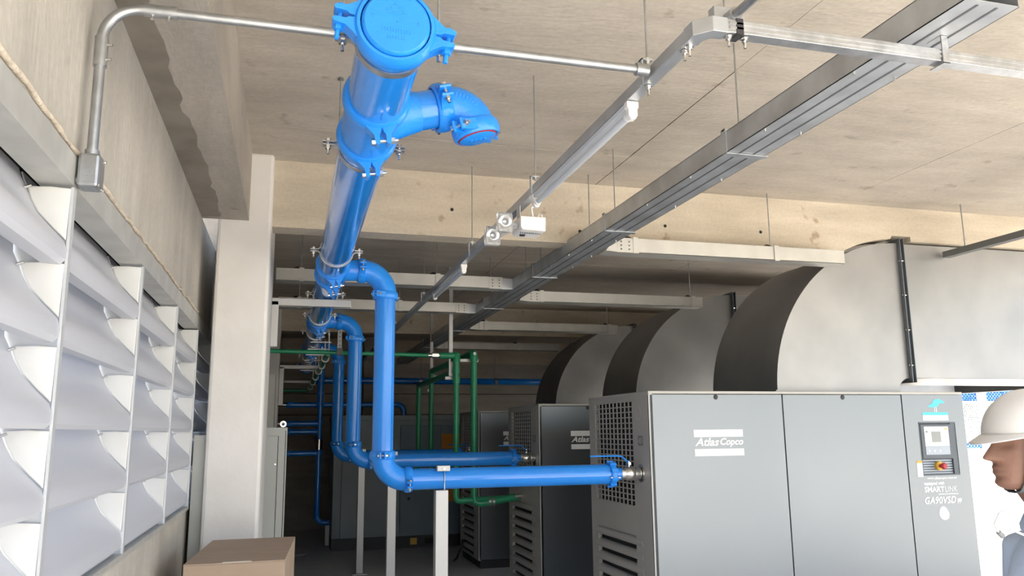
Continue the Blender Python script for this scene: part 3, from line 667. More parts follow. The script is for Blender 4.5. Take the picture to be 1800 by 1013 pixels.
# far blue pipes on the rear part
t = thing('blue_pipe', 'long straight blue pipe along the rear wall', 'pipe', (2, 14, 2.6))
MB().cyl((0.40, 14.0, 2.60), (6.0, 14.0, 2.60), 0.057, n=24).build('pipe', 'blue', t, smooth=40)
for x in (0.75, 2.2, 3.56, 5.0):
    MB().lathe((x, 14.0, 2.60), (1, 0, 0), [(0.055, -0.025), (0.066, -0.025), (0.066, 0.025), (0.055, 0.025)], n=20).build('clip', 'zinc', t, smooth=40)
    MB().cyl((x, 14.0, 2.65), (x, 14.0, CEIL), 0.008, n=8).build('clip_rod', 'zinc', t)
MB().box(-0.4, 6.0, 14.06, 14.09, 2.56, 2.60).build('wall_rail', 'strut', t)
t = thing('blue_pipe', 'slim blue riser at the rear left with a steel valve', 'pipe', (0.47, 13.2, 0))
MB().cyl((0.465, 13.2, 0.42), (0.465, 13.2, 2.80), 0.042, n=24).build('riser', 'blue', t, smooth=40)
MB().cyl((0.465, 13.2, 2.1), (0.465, 13.2, 2.80), 0.05, n=24).build('upper_sleeve', 'blue', t, smooth=40)
MB().cyl((HX, 13.2, HZ), (0.465, 13.2, HZ), 0.05, n=24).build('link', 'blue', t, smooth=40)
MB().tube(arc((0.575, 13.2, 0.45), -X_, -Z_, 0.11, 0, math.pi / 2, 10), 0.042, n=20).build('elbow', 'blue_cast', t, smooth=40)
MB().cyl((0.56, 13.2, 0.34), (0.655, 13.2, 0.34), 0.042, n=20).build('foot_run', 'blue', t, smooth=40)
MB().box(0.60, 0.66, 13.17, 13.23, 0.0, 0.30).build('foot_post', 'strut', t)
for z in (2.55, 2.35, 2.18, 1.9, 1.41): MB().lathe((0.465, 13.2, z), (0, 0, 1), [(0.04, -0.022), (0.058, -0.022), (0.058, 0.022), (0.04, 0.022)], n=20).build('collar', 'blue_cast', t, smooth=40)
v = MB().lathe((0.465, 13.2, 1.54), (0, 0, 1), [(0.043, -0.08), (0.055, -0.08), (0.055, 0.08), (0.043, 0.08)], n=20).build('valve', 'bolt', t, smooth=40)
MB().cyl((0.465, 13.2, 1.6), (0.36, 13.1, 1.6), 0.015, n=8).build('lever', 'bolt', v)
for z, lab in ((2.165, 'upper'), (1.87, 'second'), (1.74, 'third'), (1.406, 'lowest')):
    t = thing('blue_pipe', {'upper': 'uppermost of the four short rear pipes, ending in a down elbow', 'second': 'second of the four short blue side pipes behind the cabinet',
                            'third': 'third of the four short blue side pipes behind the cabinet', 'lowest': 'lowest of the four short blue side pipes behind the cabinet'}[lab], 'pipe', (0, 13.2, z), 'short blue side pipes behind the cabinet')
    yo = 13.28 if lab == 'upper' else 13.2
    MB().cyl((-0.06, yo, z), (1.70 if lab == 'upper' else 0.44, yo, z), 0.042, n=20).build('pipe', 'blue', t, smooth=40)
    MB().cyl((-0.55, yo, z), (-0.06, yo, z), 0.03, n=16).build('steel_nipple', 'bolt', t, smooth=40)
    MB().lathe((0.0, yo, z), (1, 0, 0), [(0.04, -0.03), (0.052, -0.03), (0.052, 0.03), (0.04, 0.03)], n=20).build('collar', 'blue_cast', t, smooth=40)
    if lab == 'upper':
        MB().tube(arc((1.70, yo, z - 0.11), Z_, X_, 0.11, 0, math.pi / 2, 10), 0.047, n=20).build('elbow', 'blue_cast', t, smooth=40)
        MB().cyl((1.81, yo, z - 0.11), (1.81, yo, 1.985), 0.042, n=20).build('down_pipe', 'blue', t, smooth=40)

# =================================================================== GREEN PIPES
GY = 8.30
def gtee(p, t, r=0.034): MB().cyl(V(p) - V((0, 0, 0.05)), V(p) + V((0, 0, 0.05)), r, n=18).build('fitting', 'green', t, smooth=40)
t = thing('green_pipe', 'green water line crossing behind the drop pipes, with the nearer left downpipe', 'pipe', (1.0, GY, 2.51))
MB().cyl((-0.24, GY, 2.533), (1.40, GY, 2.513), 0.021, n=18).build('cross_run', 'green', t, smooth=40)
f = MB().cyl((1.38, GY, 2.513), (1.52, GY, 2.513), 0.022, n=18); f.cyl((1.42, GY, 2.513), (1.49, GY, 2.513), 0.031, n=6); f.build('union', 'bolt', t, smooth=30)
MB().cyl((1.50, GY, 2.513), (1.682, GY, 2.513), 0.034, n=20).build('stub', 'green', t, smooth=40)
MB().lathe((1.682, GY, 2.513), (0, 0, 1), [(0.001, 0.042), (0.03, 0.03), (0.042, 0.0), (0.042, -0.07), (0.034, -0.07)], n=20, closed=False).build('elbow', 'green', t, smooth=50)
MB().cyl((1.682, GY, 2.47), (1.682, GY, 1.06), 0.031, n=20).build('downpipe', 'green', t, smooth=40)
for z in (2.36, 2.26): MB().cyl((1.682, GY, z - 0.035), (1.682, GY, z + 0.035), 0.040, n=20).build('collar', 'green', t, smooth=40)
MB().tube([(1.682, GY, 1.08), (1.684, GY, 1.045), (1.70, GY, 1.022), (1.73, GY, 1.018), (2.36, GY, 1.03)], 0.031, n=18).build('bottom_run', 'green', t, smooth=40)
MB().cyl((1.682, GY, 2.345), (1.682, 10.9, 2.345), 0.034, n=18).build('back_header', 'green', t, smooth=40)
MB().cyl((1.69, 10.9, 2.36), (1.69, 10.9, 0.95), 0.034, n=18).build('rear_downpipe', 'green', t, smooth=40)
MB().cyl((0.35, GY, 2.513), (0.28, 13.5, 2.40), 0.026, n=18).build('side_header', 'green', t, smooth=40)
MB().cyl((-0.3, 13.5, 2.40), (0.28, 13.5, 2.40), 0.026, n=18).build('rear_run', 'green', t, smooth=40)
t = thing('green_pipe', 'thicker green pipe loop standing right of the slimmer downpipe', 'pipe', (1.872, 8.25, 2.53))
G2 = 8.30
MB().cyl((1.872, G2, 2.53), (1.872, G2, 1.04), 0.034, n=20).build('downpipe', 'green', t, smooth=40)
MB().cyl((1.872, G2, 2.46), (1.872, G2, 2.50), 0.043, n=20).build('collar', 'green', t, smooth=40)
MB().tube([(1.872, G2, 2.48), (1.872, G2 + 0.01, 2.53), (1.872, G2 + 0.05, 2.545), (1.872, 10.9, 2.545)], 0.040, n=18).build('back_header', 'green', t, smooth=50)
MB().cyl((1.872, G2 - 0.045, 2.535), (1.872, G2 - 0.03, 2.535), 0.016, n=12).build('plug', 'pvc_white', t)
MB().cyl((1.86, 10.9, 2.55), (1.86, 10.9, 0.95), 0.034, n=18).build('rear_downpipe', 'green', t, smooth=40)
MB().tube([(1.872, G2, 1.06), (1.88, G2 - 0.01, 1.0), (1.93, G2 - 0.02, 0.985), (2.18, G2 - 0.02, 1.02), (2.3, G2 - 0.02, 1.04)], 0.036, n=18).build('bottom_run', 'green', t, smooth=40)
for x in (2.03, 2.07): MB().lathe((x, G2 - 0.02, 0.998), (1, 0, 0.1), [(0.03, -0.012), (0.045, -0.012), (0.045, 0.012), (0.03, 0.012)], n=18).build('union_ring', 'bolt', t, smooth=30)
MB().cyl((2.28, G2 - 0.02, 1.04), (2.40, G2 - 0.02, 1.05), 0.026, n=12).build('steel_nipple', 'bolt', t)
for (y, lab) in ((8.22, 'hanging steel strut beside the slimmer green downpipe, nearer one'), (10.75, 'farther hanging steel strut over the rear green downpipes')):
    t = thing('strut_hanger', lab, 'strut', (1.66, y, 2.3), 'hanging struts for the green pipes')
    x = 1.635 if y < 9 else 1.86
    y2 = y + 0.16
    MB().box(x - 0.02, x + 0.02, y2 - 0.02, y2 + 0.02, 2.30, CEIL).build('strut', 'strut', t)
    for z in (2.49, 2.30): MB().box(x - (0.06 if z < 2.4 else 0.0), x + (0.02 if z < 2.4 else 0.30), y2 - 0.02, y2 + 0.02, z - 0.035, z - 0.005).build('cross_arm', 'strut', t)
t = thing('strut_hanger', 'perforated steel strip with a dark clamp holding the green cross line', 'strut', (0.465, GY, 2.5))
MB().box(0.445, 0.487, GY + 0.01, GY + 0.016, 2.56, HZ + 0.12).build('strip', 'strut', t)
for k in range(6): MB().cyl((0.466, GY + 0.006, 2.60 + k * 0.045), (0.466, GY + 0.0105, 2.60 + k * 0.045), 0.006, n=10).build('hole', 'dark', t)
MB().box(0.436, 0.496, GY - 0.03, GY + 0.03, 2.50, 2.57).build('clamp', 'dark_steel', t, bevel=0.004)
MB().cyl((0.466, GY + 0.013, HZ + 0.10), (0.466, GY + 0.013, CEIL), 0.005, n=8).build('rod', 'conduit', t)
for i, y in enumerate((8.75, 9.5, 10.2, 11.0, 11.9, 12.8)):
    t = thing('pipe_hook', ['hook nearest the middle drop pipe', 'second hook along the dark side line', 'third hook along the dark side line', 'fourth hook along the dark side line', 'fifth hook along the dark side line', 'farthest hook near the rear wall'][i] + ', white rod holding the green side pipe', 'hook', (0.33, y, 2.45), 'white hooks under the header')
    gz = 2.513 - (y - GY) * 0.0217; gx = 0.35 - (y - GY) * 0.0135
    MB().tube([(gx + 0.035, y, HZ), (gx + 0.035, y, gz)] + arc((gx, y, gz), X_, -Z_, 0.035, 0, math.pi, 8), 0.008, n=8).build('rod', 'bracket_white', t, smooth=50)
    MB().box(gx - 0.16, gx + 0.06, y - 0.012, y + 0.012, HZ - R - 0.015, HZ - R - 0.003).build('cross_strip', 'zinc', t)

# =================================================================== COMPRESSORS
CXL, CYF, CL, CW, CH = 2.383, 5.10, 2.66, 1.146, 1.985
def compressor(label):
    t = thing('compressor', label, 'compressor', (CXL, CYF, 0), 'screw compressors in a row')
    x0, x1, y0, y1 = CXL, CXL + CL, CYF, CYF + CW
    MB().box(x0 + 0.035, x1 - 0.01, y0 + 0.03, y1 - 0.01, 0.10, CH - 0.02).build('inner_body', 'dark', t)
    MB().box(x0 + 0.03, x1 - 0.03, y0 + 0.03, y1 - 0.03, 0.0, 0.10).build('plinth', 'black', t)
    MB().box(x0 - 0.002, x1 + 0.002, y0 - 0.002, y1 + 0.002, CH - 0.02, CH).build('roof_plate', 'comp_grey', t, bevel=0.004)
    # end panel facing the pipes, with a grille opening and a louvre opening
    ga, gb, gc, gd = y0 + 0.285, y0 + 1.015, 1.185, 1.925
    la, lb, lc, ld = y0 + 0.16, y0 + 1.05, 0.13, 0.985
    e = MB(); th = 0.03
    e.box(x0, x0 + th, y0, ga, lc, CH - 0.02); e.box(x0, x0 + th, gb, y1, lc, CH - 0.02)
    e.box(x0, x0 + th, ga, gb, gd, CH - 0.02); e.box(x0, x0 + th, ga, gb, ld, gc)
    e.box(x0, x0 + th, ga, lb if lb < gb else gb, 0.10, lc); e.box(x0, x0 + th, y0, ga, 0.10, lc); e.box(x0, x0 + th, gb, y1, 0.10, lc)
    ep = e.build('end_panel', 'comp_grey', t)
    MB().box(x0 - 0.0006, x0 + 0.0, y0 + 0.002, y0 + 0.010, 0.12, CH - 0.03).build('corner_seam', 'seam', ep)
    # oval pressing and square symbol plate
    MB().lathe((x0, y0 + 0.18, 1.835), (-1, 0, 0), [(0.040, 0.0), (0.043, 0.002), (0.047, 0.002), (0.050, 0.0)], n=28).build('oval_pressing', 'comp_grey', ep, smooth=40)
    sq = MB().box(x0 - 0.003, x0, y0 + 0.11, y0 + 0.19, 1.61, 1.68).build('symbol_plate', 'pad', ep, bevel=0.002)
    MB().lathe((x0 - 0.003, y0 + 0.15, 1.645), (-1, 0, 0), [(0.014, 0), (0.014, 0.002), (0.019, 0.002), (0.019, 0)], n=20).build('symbol_ring', 'comp_grey', sq)
    MB().lathe((x0, y0 + 0.16, 1.42), (-1, 0, 0), [(0.04, 0.001), (0.060, 0.001), (0.060, 0.004), (0.04, 0.004)], n=28).build('port_rim', 'bolt', ep)
    MB().cyl((x0 - 0.0005, y0 + 0.16, 1.42), (x0 + 0.01, y0 + 0.16, 1.42), 0.054, n=28).build('port', 'dark', ep)
    g = MB(); nc, nr = 10, 19
    for i in range(nc + 1):
        y = ga + (gb - ga) * i / nc; g.box(x0 + 0.004, x0 + 0.012, y - 0.0045, y + 0.0045, gc, gd)
    for j in range(nr + 1):
        z = gc + (gd - gc) * j / nr; g.box(x0 + 0.002, x0 + 0.010, ga, gb, z - 0.004, z + 0.004)
    g.build('grille', 'comp_grey', t)
    MB().box(x0 + 0.045, x0 + 0.05, ga, gb, gc, gd).build('filter_mat', 'black', t)
    n = 9; ph = (ld - lc) / n
    for k in range(n):
        z = ld - ph * (k + 0.5) + 0.01
        prof = [(0.040, 0.032), (0.010, 0.030), (-0.004, 0.016), (-0.008, 0.0), (-0.004, -0.016), (0.006, -0.024), (0.016, -0.024)]
        MB().strip(prof, (x0, 0, z), X_, Z_, Y_, la + 0.005, lb - 0.005, 0.004).build('slat', 'comp_grey', t, smooth=50)
    le = MB()
    le.box(x0 + 0.001, x0 + 0.03, la - 0.001, la + 0.007, lc, ld); le.box(x0 + 0.001, x0 + 0.03, lb - 0.007, lb, lc, ld); le.build('louvre_frame', 'comp_grey', t)
    # front doors and control door
    s = 0.0035
    xs = [x0 + 0.004, x0 + 1.058, x0 + 2.093, x1]
    for i in range(2):
        d = MB().box(xs[i] + s, xs[i + 1] - s, y0, y0 + 0.028, 0.11, CH - 0.022).build('front_door', 'comp_blue', t, bevel=0.004)
        lx = x0 + (0.520, 1.571)[i]
        lk = MB().lathe((lx, y0, 1.943), (0, -1, 0), [(0.001, 0.004), (0.013, 0.004), (0.017, 0.002), (0.018, 0.0)], n=18, closed=False).build('lock', 'black', d, smooth=40)
    d = MB(); ra, rb_, rc, rd = x0 + 2.225, x0 + 2.565, 1.357, 1.757
    xa, xb = xs[2] + s, xs[3]
    d.box(xa, ra, y0, y0 + 0.028, 0.11, CH - 0.022); d.box(rb_, xb, y0, y0 + 0.028, 0.11, CH - 0.022); d.box(ra, rb_, y0, y0 + 0.028, rd, CH - 0.022); d.box(ra, rb_, y0, y0 + 0.028, 0.11, rc)
    cd = d.build('control_door', 'comp_blue', t)
    rec = MB(); rec.box(ra, rb_, y0 + 0.022, y0 + 0.027, rc, rd); rec.box(ra, ra + 0.006, y0 - 0.002, y0 + 0.025, rc, rd); rec.box(rb_ - 0.045, rb_, y0 + 0.004, y0 + 0.025, rc, rd); rec.box(ra, rb_, y0 - 0.002, y0 + 0.025, rd - 0.010, rd)
    rec.box(ra, rb_, y0 + 0.0, y0 + 0.025, rc, rc + 0.010)
    rc_o = rec.build('panel_recess', 'panel_frame', t)
    ctl = MB().box(ra + 0.012, rb_ - 0.05, y0 - 0.004, y0 + 0.02, 1.48, 1.742).build('controller', 'panel_frame', t, bevel=0.006)
    MB().box(ra + 0.042, rb_ - 0.075, y0 - 0.0065, y0 - 0.003, 1.575, 1.722).build('screen_face', 'screen_white', ctl)
    MB().box(ra + 0.042, rb_ - 0.075, y0 - 0.0065, y0 - 0.003, 1.512, 1.573).build('keypad', 'keypad', ctl)
    MB().box(ra + 0.105, rb_ - 0.15, y0 - 0.0075, y0 - 0.006, 1.605, 1.685).build('display', 'screen_grey', ctl)
    for k in range(3): MB().cyl((ra + 0.07 + k * 0.05, y0 - 0.0065, 1.54), (ra + 0.07 + k * 0.05, y0 - 0.009, 1.54), 0.008, n=12).build('key', 'screen_white', ctl)
    MB().box(rb_ - 0.115, rb_ - 0.082, y0 - 0.0075, y0 - 0.006, 1.70, 1.708).build('yellow_mark', 'yellow', ctl)
    MB().box(ra + 0.055, ra + 0.072, y0 - 0.0075, y0 - 0.006, 1.677, 1.690).build('dark_mark', 'panel_rows', ctl)
    for k in range(6):
        z = 1.468 - k * 0.0185
        MB().box(ra + 0.010, rb_ - 0.046, y0 + 0.018, y0 + 0.023, z - 0.0045, z + 0.0045).build('text_row', 'keypad', rc_o)
    es = MB().cyl((x0 + 2.384, y0 + 0.022, 1.428), (x0 + 2.384, y0 - 0.006, 1.428), 0.034, n=24).build('stop_plate', 'yellow', t, smooth=40)
    MB().lathe((x0 + 2.384, y0 - 0.006, 1.428), (0, -1, 0), [(0.013, 0.0), (0.013, 0.025), (0.024, 0.03), (0.025, 0.042), (0.018, 0.05), (0.001, 0.052)], n=24, closed=False).build('stop_button', 'red', es, smooth=40)
    st = MB().box(x0 + 2.175, x0 + 2.226, y0 - 0.0015, y0, 1.352, 1.47).build('sticker', 'white_print', cd)
    MB().box(x0 + 2.175, x0 + 2.226, y0 - 0.002, y0 - 0.001, 1.452, 1.47).build('sticker_band', 'yellow', st)
    # tree sticker: wide crown of two lobes, trunk, blue and white bands
    crown = [(2.325, 1.872), (2.345, 1.888), (2.370, 1.896), (2.375, 1.912), (2.40, 1.928), (2.44, 1.930), (2.475, 1.915), (2.488, 1.897), (2.46, 1.900), (2.435, 1.897), (2.425, 1.880), (2.40, 1.868), (2.36, 1.866)]
    MB().prism([(x0 + a, b) for a, b in crown], (0, 0, 0), X_, Z_, Y_, y0 - 0.0015, y0).build('tree_crown', 'cyan_print', cd)
    for a in (2.384, 2.400): MB().box(x0 + a, x0 + a + 0.006, y0 - 0.0015, y0, 1.832, 1.868).build('tree_trunk', 'white_print', cd)
    MB().box(x0 + 2.272, x0 + 2.508, y0 - 0.0015, y0, 1.808, 1.830).build('tree_band', 'cyan_print', cd)
    MB().box(x0 + 2.272, x0 + 2.508, y0 - 0.0015, y0, 1.768, 1.8075).build('white_band', 'white_print', cd)
    yt = y0 - 0.0005
    text('lettering', 'www.atlascopco.com.br', 0.03, 'white_print', cd, (x0 + 2.255, yt, 1.326), width=0.275, height=0.022, offset=0.0008)
    text('lettering', 'equipped with', 0.03, 'white_print', cd, (x0 + 2.222, yt, 1.283), width=0.185, height=0.030, offset=0.0012)
    text('lettering', 'SMART', 0.06, 'white_print', cd, (x0 + 2.222, yt, 1.236), width=0.180, height=0.042, offset=0.0018)
    text('lettering', 'LINK', 0.06, 'white_print', cd, (x0 + 2.410, yt, 1.236), width=0.112, height=0.042)
    MB().box(x0 + 2.345, x0 + 2.53, y0 - 0.001, y0, 1.218, 1.223).build('underline', 'white_print', cd)
    text('lettering', 'GA90VSD', 0.06, 'white_print', cd, (x0 + 2.216, yt, 1.150), width=0.285, height=0.054, offset=0.0012, shear=0.22, spacing=1.08)
    text('lettering', 'FF', 0.04, 'white_print', cd, (x0 + 2.507, yt, 1.150), width=0.048, height=0.034, offset=0.002, shear=0.22)
    dr = [(math.cos(a) * 0.044 * (1 - 0.18 * math.sin(a)), math.sin(a) * 0.050) for a in [2 * math.pi * k / 18 for k in range(18)]]
    MB().prism([(x0 + 2.380 + a - 0.1 * b, 1.082 + b) for a, b in dr], (0, 0, 0), X_, Z_, Y_, y0 - 0.0012, y0).build('drop_mark', 'white_print', cd)
    # logo on the first door
    lg = 0.334
    MB().box(x0 + lg, x0 + lg + 0.385, y0 - 0.0015, y0, 1.665, 1.716).build('logo_bar', 'white_print', t)
    MB().box(x0 + lg + 0.002, x0 + lg + 0.387, y0 - 0.0015, y0, 1.535, 1.584).build('logo_bar', 'white_print', t)
    text('logo_lettering', 'Atlas', 0.1, 'white_print', t, (x0 + lg + 0.006, yt, 1.604), width=0.188, height=0.056, offset=0.0025, shear=0.3)
    text('logo_lettering', 'Copco', 0.1, 'white_print', t, (x0 + lg + 0.202, yt, 1.594), width=0.182, height=0.064, offset=0.003, shear=0.25)
    return t
c1 = compressor('nearest compressor, pale lit front with control panel at its right end')
copy_tree(c1, (0, 2.55, 0), 'middle compressor, dark blue front half hidden by the nearest one')
copy_tree(c1, (0, 5.20, 0), 'farthest compressor, narrow dark blue front beside the green pipes')

def duct(label):
    t = thing('air_duct', label, 'duct', (4.69, 5.22, 1.99), 'bent sheet-metal exhaust ducts on the compressors')
    cx, cz, Ro, Ri = 4.69, 1.99, 1.195, 0.11
    y0, y1 = 5.235, 6.17
    n = 28
    out = [(cx - Ro * math.cos(math.pi / 2 * k / n), cz + Ro * math.sin(math.pi / 2 * k / n)) for k in range(n + 1)]
    inn = [(cx - Ri * math.cos(math.pi / 2 * k / n), cz + Ri * math.sin(math.pi / 2 * k / n)) for k in range(n + 1)]
    # side cheeks
    for nm, ya, yb in (('side_cheek', y0, y0 + 0.003), ('side_cheek', y1 - 0.003, y1)):
        m = MB(); vs = [(x, yy, z) for yy in (ya, yb) for x, z in out + inn]; N = 2 * (n + 1)
        fs = []
        for k in range(n):
            q = (k, k + 1, n + 1 + k + 1, n + 1 + k); fs.append(q); fs.append(tuple(i + N for i in q[::-1]))
        m.add(vs, fs); m.build(nm, 'duct', t)
    MB().strip(out, (0, 0, 0), X_, Z_, Y_, y0 - 0.006, y1 + 0.006, 0.003).build('outer_throat', 'duct', t, smooth=40)
    MB().strip(inn, (0, 0, 0), X_, Z_, Y_, y0, y1, 0.003).build('inner_throat', 'duct', t, smooth=40)
    f = MB()
    for xx in (cx, cx + 0.035):
        f.box(xx, xx + 0.005, y0 - 0.035, y0 + 0.001, cz + Ri - 0.035, cz + Ro + 0.035); f.box(xx, xx + 0.005, y1 - 0.001, y1 + 0.035, cz + Ri - 0.035, cz + Ro + 0.035)
        f.box(xx, xx + 0.005, y0, y1, cz + Ro, cz + Ro + 0.035); f.box(xx, xx + 0.005, y0, y1, cz + Ri - 0.035, cz + Ri)
    f.box(cx, cx + 0.04, y0 - 0.006, y0 + 0.001, cz + Ri - 0.002, cz + Ro + 0.002)
    fo = f.build('flange', 'duct_flange', t)
    for k in range(4): MB().cyl((cx - 0.006, y0 - 0.02, cz + Ri + 0.10 + k * 0.28), (cx + 0.048, y0 - 0.02, cz + Ri + 0.10 + k * 0.28), 0.007, n=8).build('bolt', 'bolt', fo)
    s = MB(); xa, xb = cx + 0.04, 7.6
    s.box(xa, xb, y0, y0 + 0.003, cz + Ri, cz + Ro); s.box(xa, xb, y1 - 0.003, y1, cz + Ri, cz + Ro); s.box(xa, xb, y0, y1, cz + Ro - 0.003, cz + Ro); s.box(xa, xb, y0, y1, cz + Ri, cz + Ri + 0.003)
    s.build('straight_duct', 'duct', t)
    c = MB(); c.box(cx - Ro - 0.02, cx - Ro, y0 - 0.015, y1 + 0.02, cz - 0.006, cz + 0.012); c.box(cx - Ri, cx - Ri + 0.02, y0, y1, cz - 0.006, cz + 0.012); c.box(cx - Ro, cx - Ri, y0 - 0.015, y0, cz - 0.006, cz + 0.008)
    c.build('foot_flange', 'duct', t)
    return t
d1 = duct('nearest bent duct, bright galvanised side, leading off to the right')
copy_tree(d1, (0, 2.55, 0), 'middle bent duct, grey side behind the nearest duct')
copy_tree(d1, (0, 5.20, 0), 'farthest bent duct, darkest and smallest in view')

# cable at the foot of the farthest compressor
t = thing('cable', 'short black cable curling out of the farthest compressor', 'cable', (2.3, 11.3, 0))
MB().tube([(2.42, 11.25, 0.20), (2.36, 11.22, 0.17), (2.31, 11.2, 0.08), (2.27, 11.15, 0.02), (2.2, 11.0, 0.014)], 0.014, n=10).build('lead', 'black', t, smooth=60)
MB().box(2.36, 2.40, 11.18, 11.28, 0.15, 0.24).build('socket', 'black', t, bevel=0.004)

# =================================================================== GREY-BLUE DRYER AT THE BACK
t = thing('air_dryer', 'long grey-blue machine cabinet on a dark base at the back', 'machine', (1.8, 12.5, 0))
MB().box(0.66, 3.4, 12.53, 14.0 - 0.15, 0.17, 1.90).build('body', 'dryer', t)
MB().box(0.64, 3.42, 12.49, 13.87, 1.90, 1.98).build('roof', 'dryer', t, bevel=0.006)
MB().box(0.66, 3.4, 12.50, 13.85, 0.0, 0.17).build('base', 'black', t)
for a, b, m in ((0.66, 0.78, 'dryer'), (0.785, 1.655, 'dryer'), (1.665, 2.29, 'dryer_panel'), (2.30, 3.4, 'dryer_panel')):
    MB().box(a, b, 12.50, 12.53, 0.175, 1.82).build('door', m, t, bevel=0.003)
MB().box(0.66, 3.4, 12.505, 12.53, 1.825, 1.895).build('top_band', 'dryer', t)
for x, z in ((1.48, 1.40), (1.85, 1.40), (1.80, 0.72)): MB().lathe((x, 12.5, z), (0, -1, 0), [(0.001, 0.006), (0.02, 0.006), (0.024, 0.0)], n=14, closed=False).build('lock', 'black', t)
MB().box(2.30, 2.60, 12.494, 12.50, 1.43, 1.69).build('orange_sign', 'orange', t)
MB().box(2.36, 2.62, 12.494, 12.50, 0.66, 0.99).build('orange_sign', 'orange', t)
MB().box(2.62, 2.95, 12.494, 12.50, 0.62, 0.80).build('pale_plate', 'pad', t)
MB().box(1.83, 1.93, 12.494, 12.50, 0.045, 0.14).build('yellow_tag', 'yellow', t)
MB().box(2.05, 2.3, 12.495, 12.50, 0.05, 0.13).build('fork_pocket', 'dark', t)

# =================================================================== CABINETS BEHIND THE COLUMN
t = thing('electric_cabinet', 'tall pale grey electric cabinet behind the white column', 'cabinet', (-0.2, 6.4, 0))
MB().box(-0.50, -0.012, 6.42, 6.9, 0.0, 1.765).build('body', 'cabinet', t, bevel=0.004)
d = MB().box(-0.48, -0.075, 6.405, 6.42, 0.06, 1.70).build('door', 'cabinet', t, bevel=0.003)
MB().box(-0.079, -0.0745, 6.404, 6.419, 0.06, 1.70).build('door_gap', 'dark', d)
MB().box(-0.026, -0.021, 6.4185, 6.43, 0.02, 1.74).build('frame_gap', 'dark', t)
MB().cyl((-0.092, 6.40, 1.49), (-0.092, 6.406, 1.49), 0.006, n=10).build('lock', 'bolt', d)
MB().lathe((-0.045, 6.45, 1.79), (0, 1, 0), [(0.012, -0.005), (0.024, -0.005), (0.024, 0.005), (0.012, 0.005)], n=18).build('lifting_eye', 'bolt', t)
t = thing('electric_cabinet', 'narrow grey cabinet edge between the louvres and the white column', 'cabinet', (-0.52, 5.3, 0))
MB().box(-0.548, -0.478, 5.18, 5.9, 0.0, 1.715).build('body', 'cabinet', t, bevel=0.004)
MB().box(-0.545, -0.483, 5.176, 5.18, 0.05, 1.68).build('side_plate', 'cabinet', t)
t = thing('electric_cabinet', 'dim grey board on the far wall above the tall cabinet', 'cabinet', (-0.2, 9.0, 1.9))
MB().box(-0.56, -0.16, 8.9, 9.2, 1.55, 2.35).build('body', 'cabinet', t, bevel=0.004)
MB().box(-0.55, -0.17, 8.89, 8.9, 1.57, 2.33).build('door', 'cabinet', t)
t = tag(MB().prism([(0, 0), (0.26, 0.02), (0.30, 0.14), (0.05, 0.12)], (0.0, 12.2, 0.004), X_, Y_, Z_, 0, 0.003).build('paper_sheet', 'bracket_white'), 'pale scrap of sheet lying on the floor by the blue riser', 'paper')

# =================================================================== CARDBOARD BOX
t = thing('cardboard_box', 'large brown closed carton standing before the white column', 'box', (-0.22, 4.4, 0))
a = math.radians(-3.5); ux = V((math.cos(a), -math.sin(a) * 0 + math.sin(a) * 0.0, 0)); uy = V((-math.sin(a), math.cos(a), 0)); ux = V((1, 0.02, 0)).normalized()
o = V((-0.436, 4.0, 0)); W_, D_, H_ = 0.44, 0.86, 1.137
def bp_(x, y, z): return o + ux * x + uy * y + Z_ * z
vs = [bp_(x, y, z) for z in (0, H_) for x, y in ((0, 0), (W_, 0), (W_, D_), (0, D_))]
MB().add(vs, [(0, 3, 2, 1), (4, 5, 6, 7), (0, 1, 5, 4), (1, 2, 6, 5), (2, 3, 7, 6), (3, 0, 4, 7)]).build('carton', 'cardboard', t, bevel=0.004)
m = MB().obox(bp_(W_ / 2, D_ / 2 - D_ / 4 - 0.001, H_ + 0.0025), ux, uy, Z_, W_ / 2, D_ / 4 - 0.002, 0.0025); m.obox(bp_(W_ / 2, D_ * 0.75 + 0.001, H_ + 0.0025), ux, uy, Z_, W_ / 2, D_ / 4 - 0.002, 0.0025)
m.build('top_flap', 'cardboard', t)
MB().obox(bp_(W_ * 0.52, 0.008, H_ + 0.006), ux, uy, Z_, 0.063, 0.010, 0.001).build('tape_strip', 'tape', t)

# =================================================================== PERSON
PX, PY = 1.937, 1.75
HPH = math.radians(-18); HCS, HSN = math.cos(HPH), math.sin(HPH)
def hr_(p): x, y = p[0] - PX, p[1] - PY; return (PX + x * HCS - y * HSN, PY + x * HSN + y * HCS, p[2])    # the head is turned a little away
def hrd(mb): mb.v = [hr_(p) for p in mb.v]; return mb
def remesh(mb, name, m, parent, vox, smooth_iter=4):
    o = mb.build(name, m, None)
    r = o.modifiers.new('r', 'REMESH'); r.mode = 'VOXEL'; r.voxel_size = vox
    s = o.modifiers.new('s', 'SMOOTH'); s.iterations = smooth_iter; s.factor = 0.5
    dg = bpy.context.evaluated_depsgraph_get()
    me = bpy.data.meshes.new_from_object(o.evaluated_get(dg)); o.modifiers.clear(); old = o.data; o.data = me; bpy.data.meshes.remove(old)
    me.polygons.foreach_set('use_smooth', [True] * len(me.polygons)); me.name = name
    attach(o, parent); return o
def lerp_tab(tab, z):
    for (a, *va), (b, *vb) in zip(tab[:-1], tab[1:]):
        if a <= z <= b:
            k = (z - a) / (b - a); k = k * k * (3 - 2 * k) if len(tab) > 9 else k
            return [p + (q - p) * k for p, q in zip(va, vb)]
    return tab[-1][1:] if z > tab[-1][0] else tab[0][1:]
pt = thing('person', 'man in white hard hat and light blue shirt, facing left at the right edge', 'person', (PX, PY, 0))
ZC = 1.552           # chin height
def gauss(x, s): return math.exp(-(x / s) ** 2)
head = MB(); NS, NT = 60, 72; HH = 0.238; vs = []
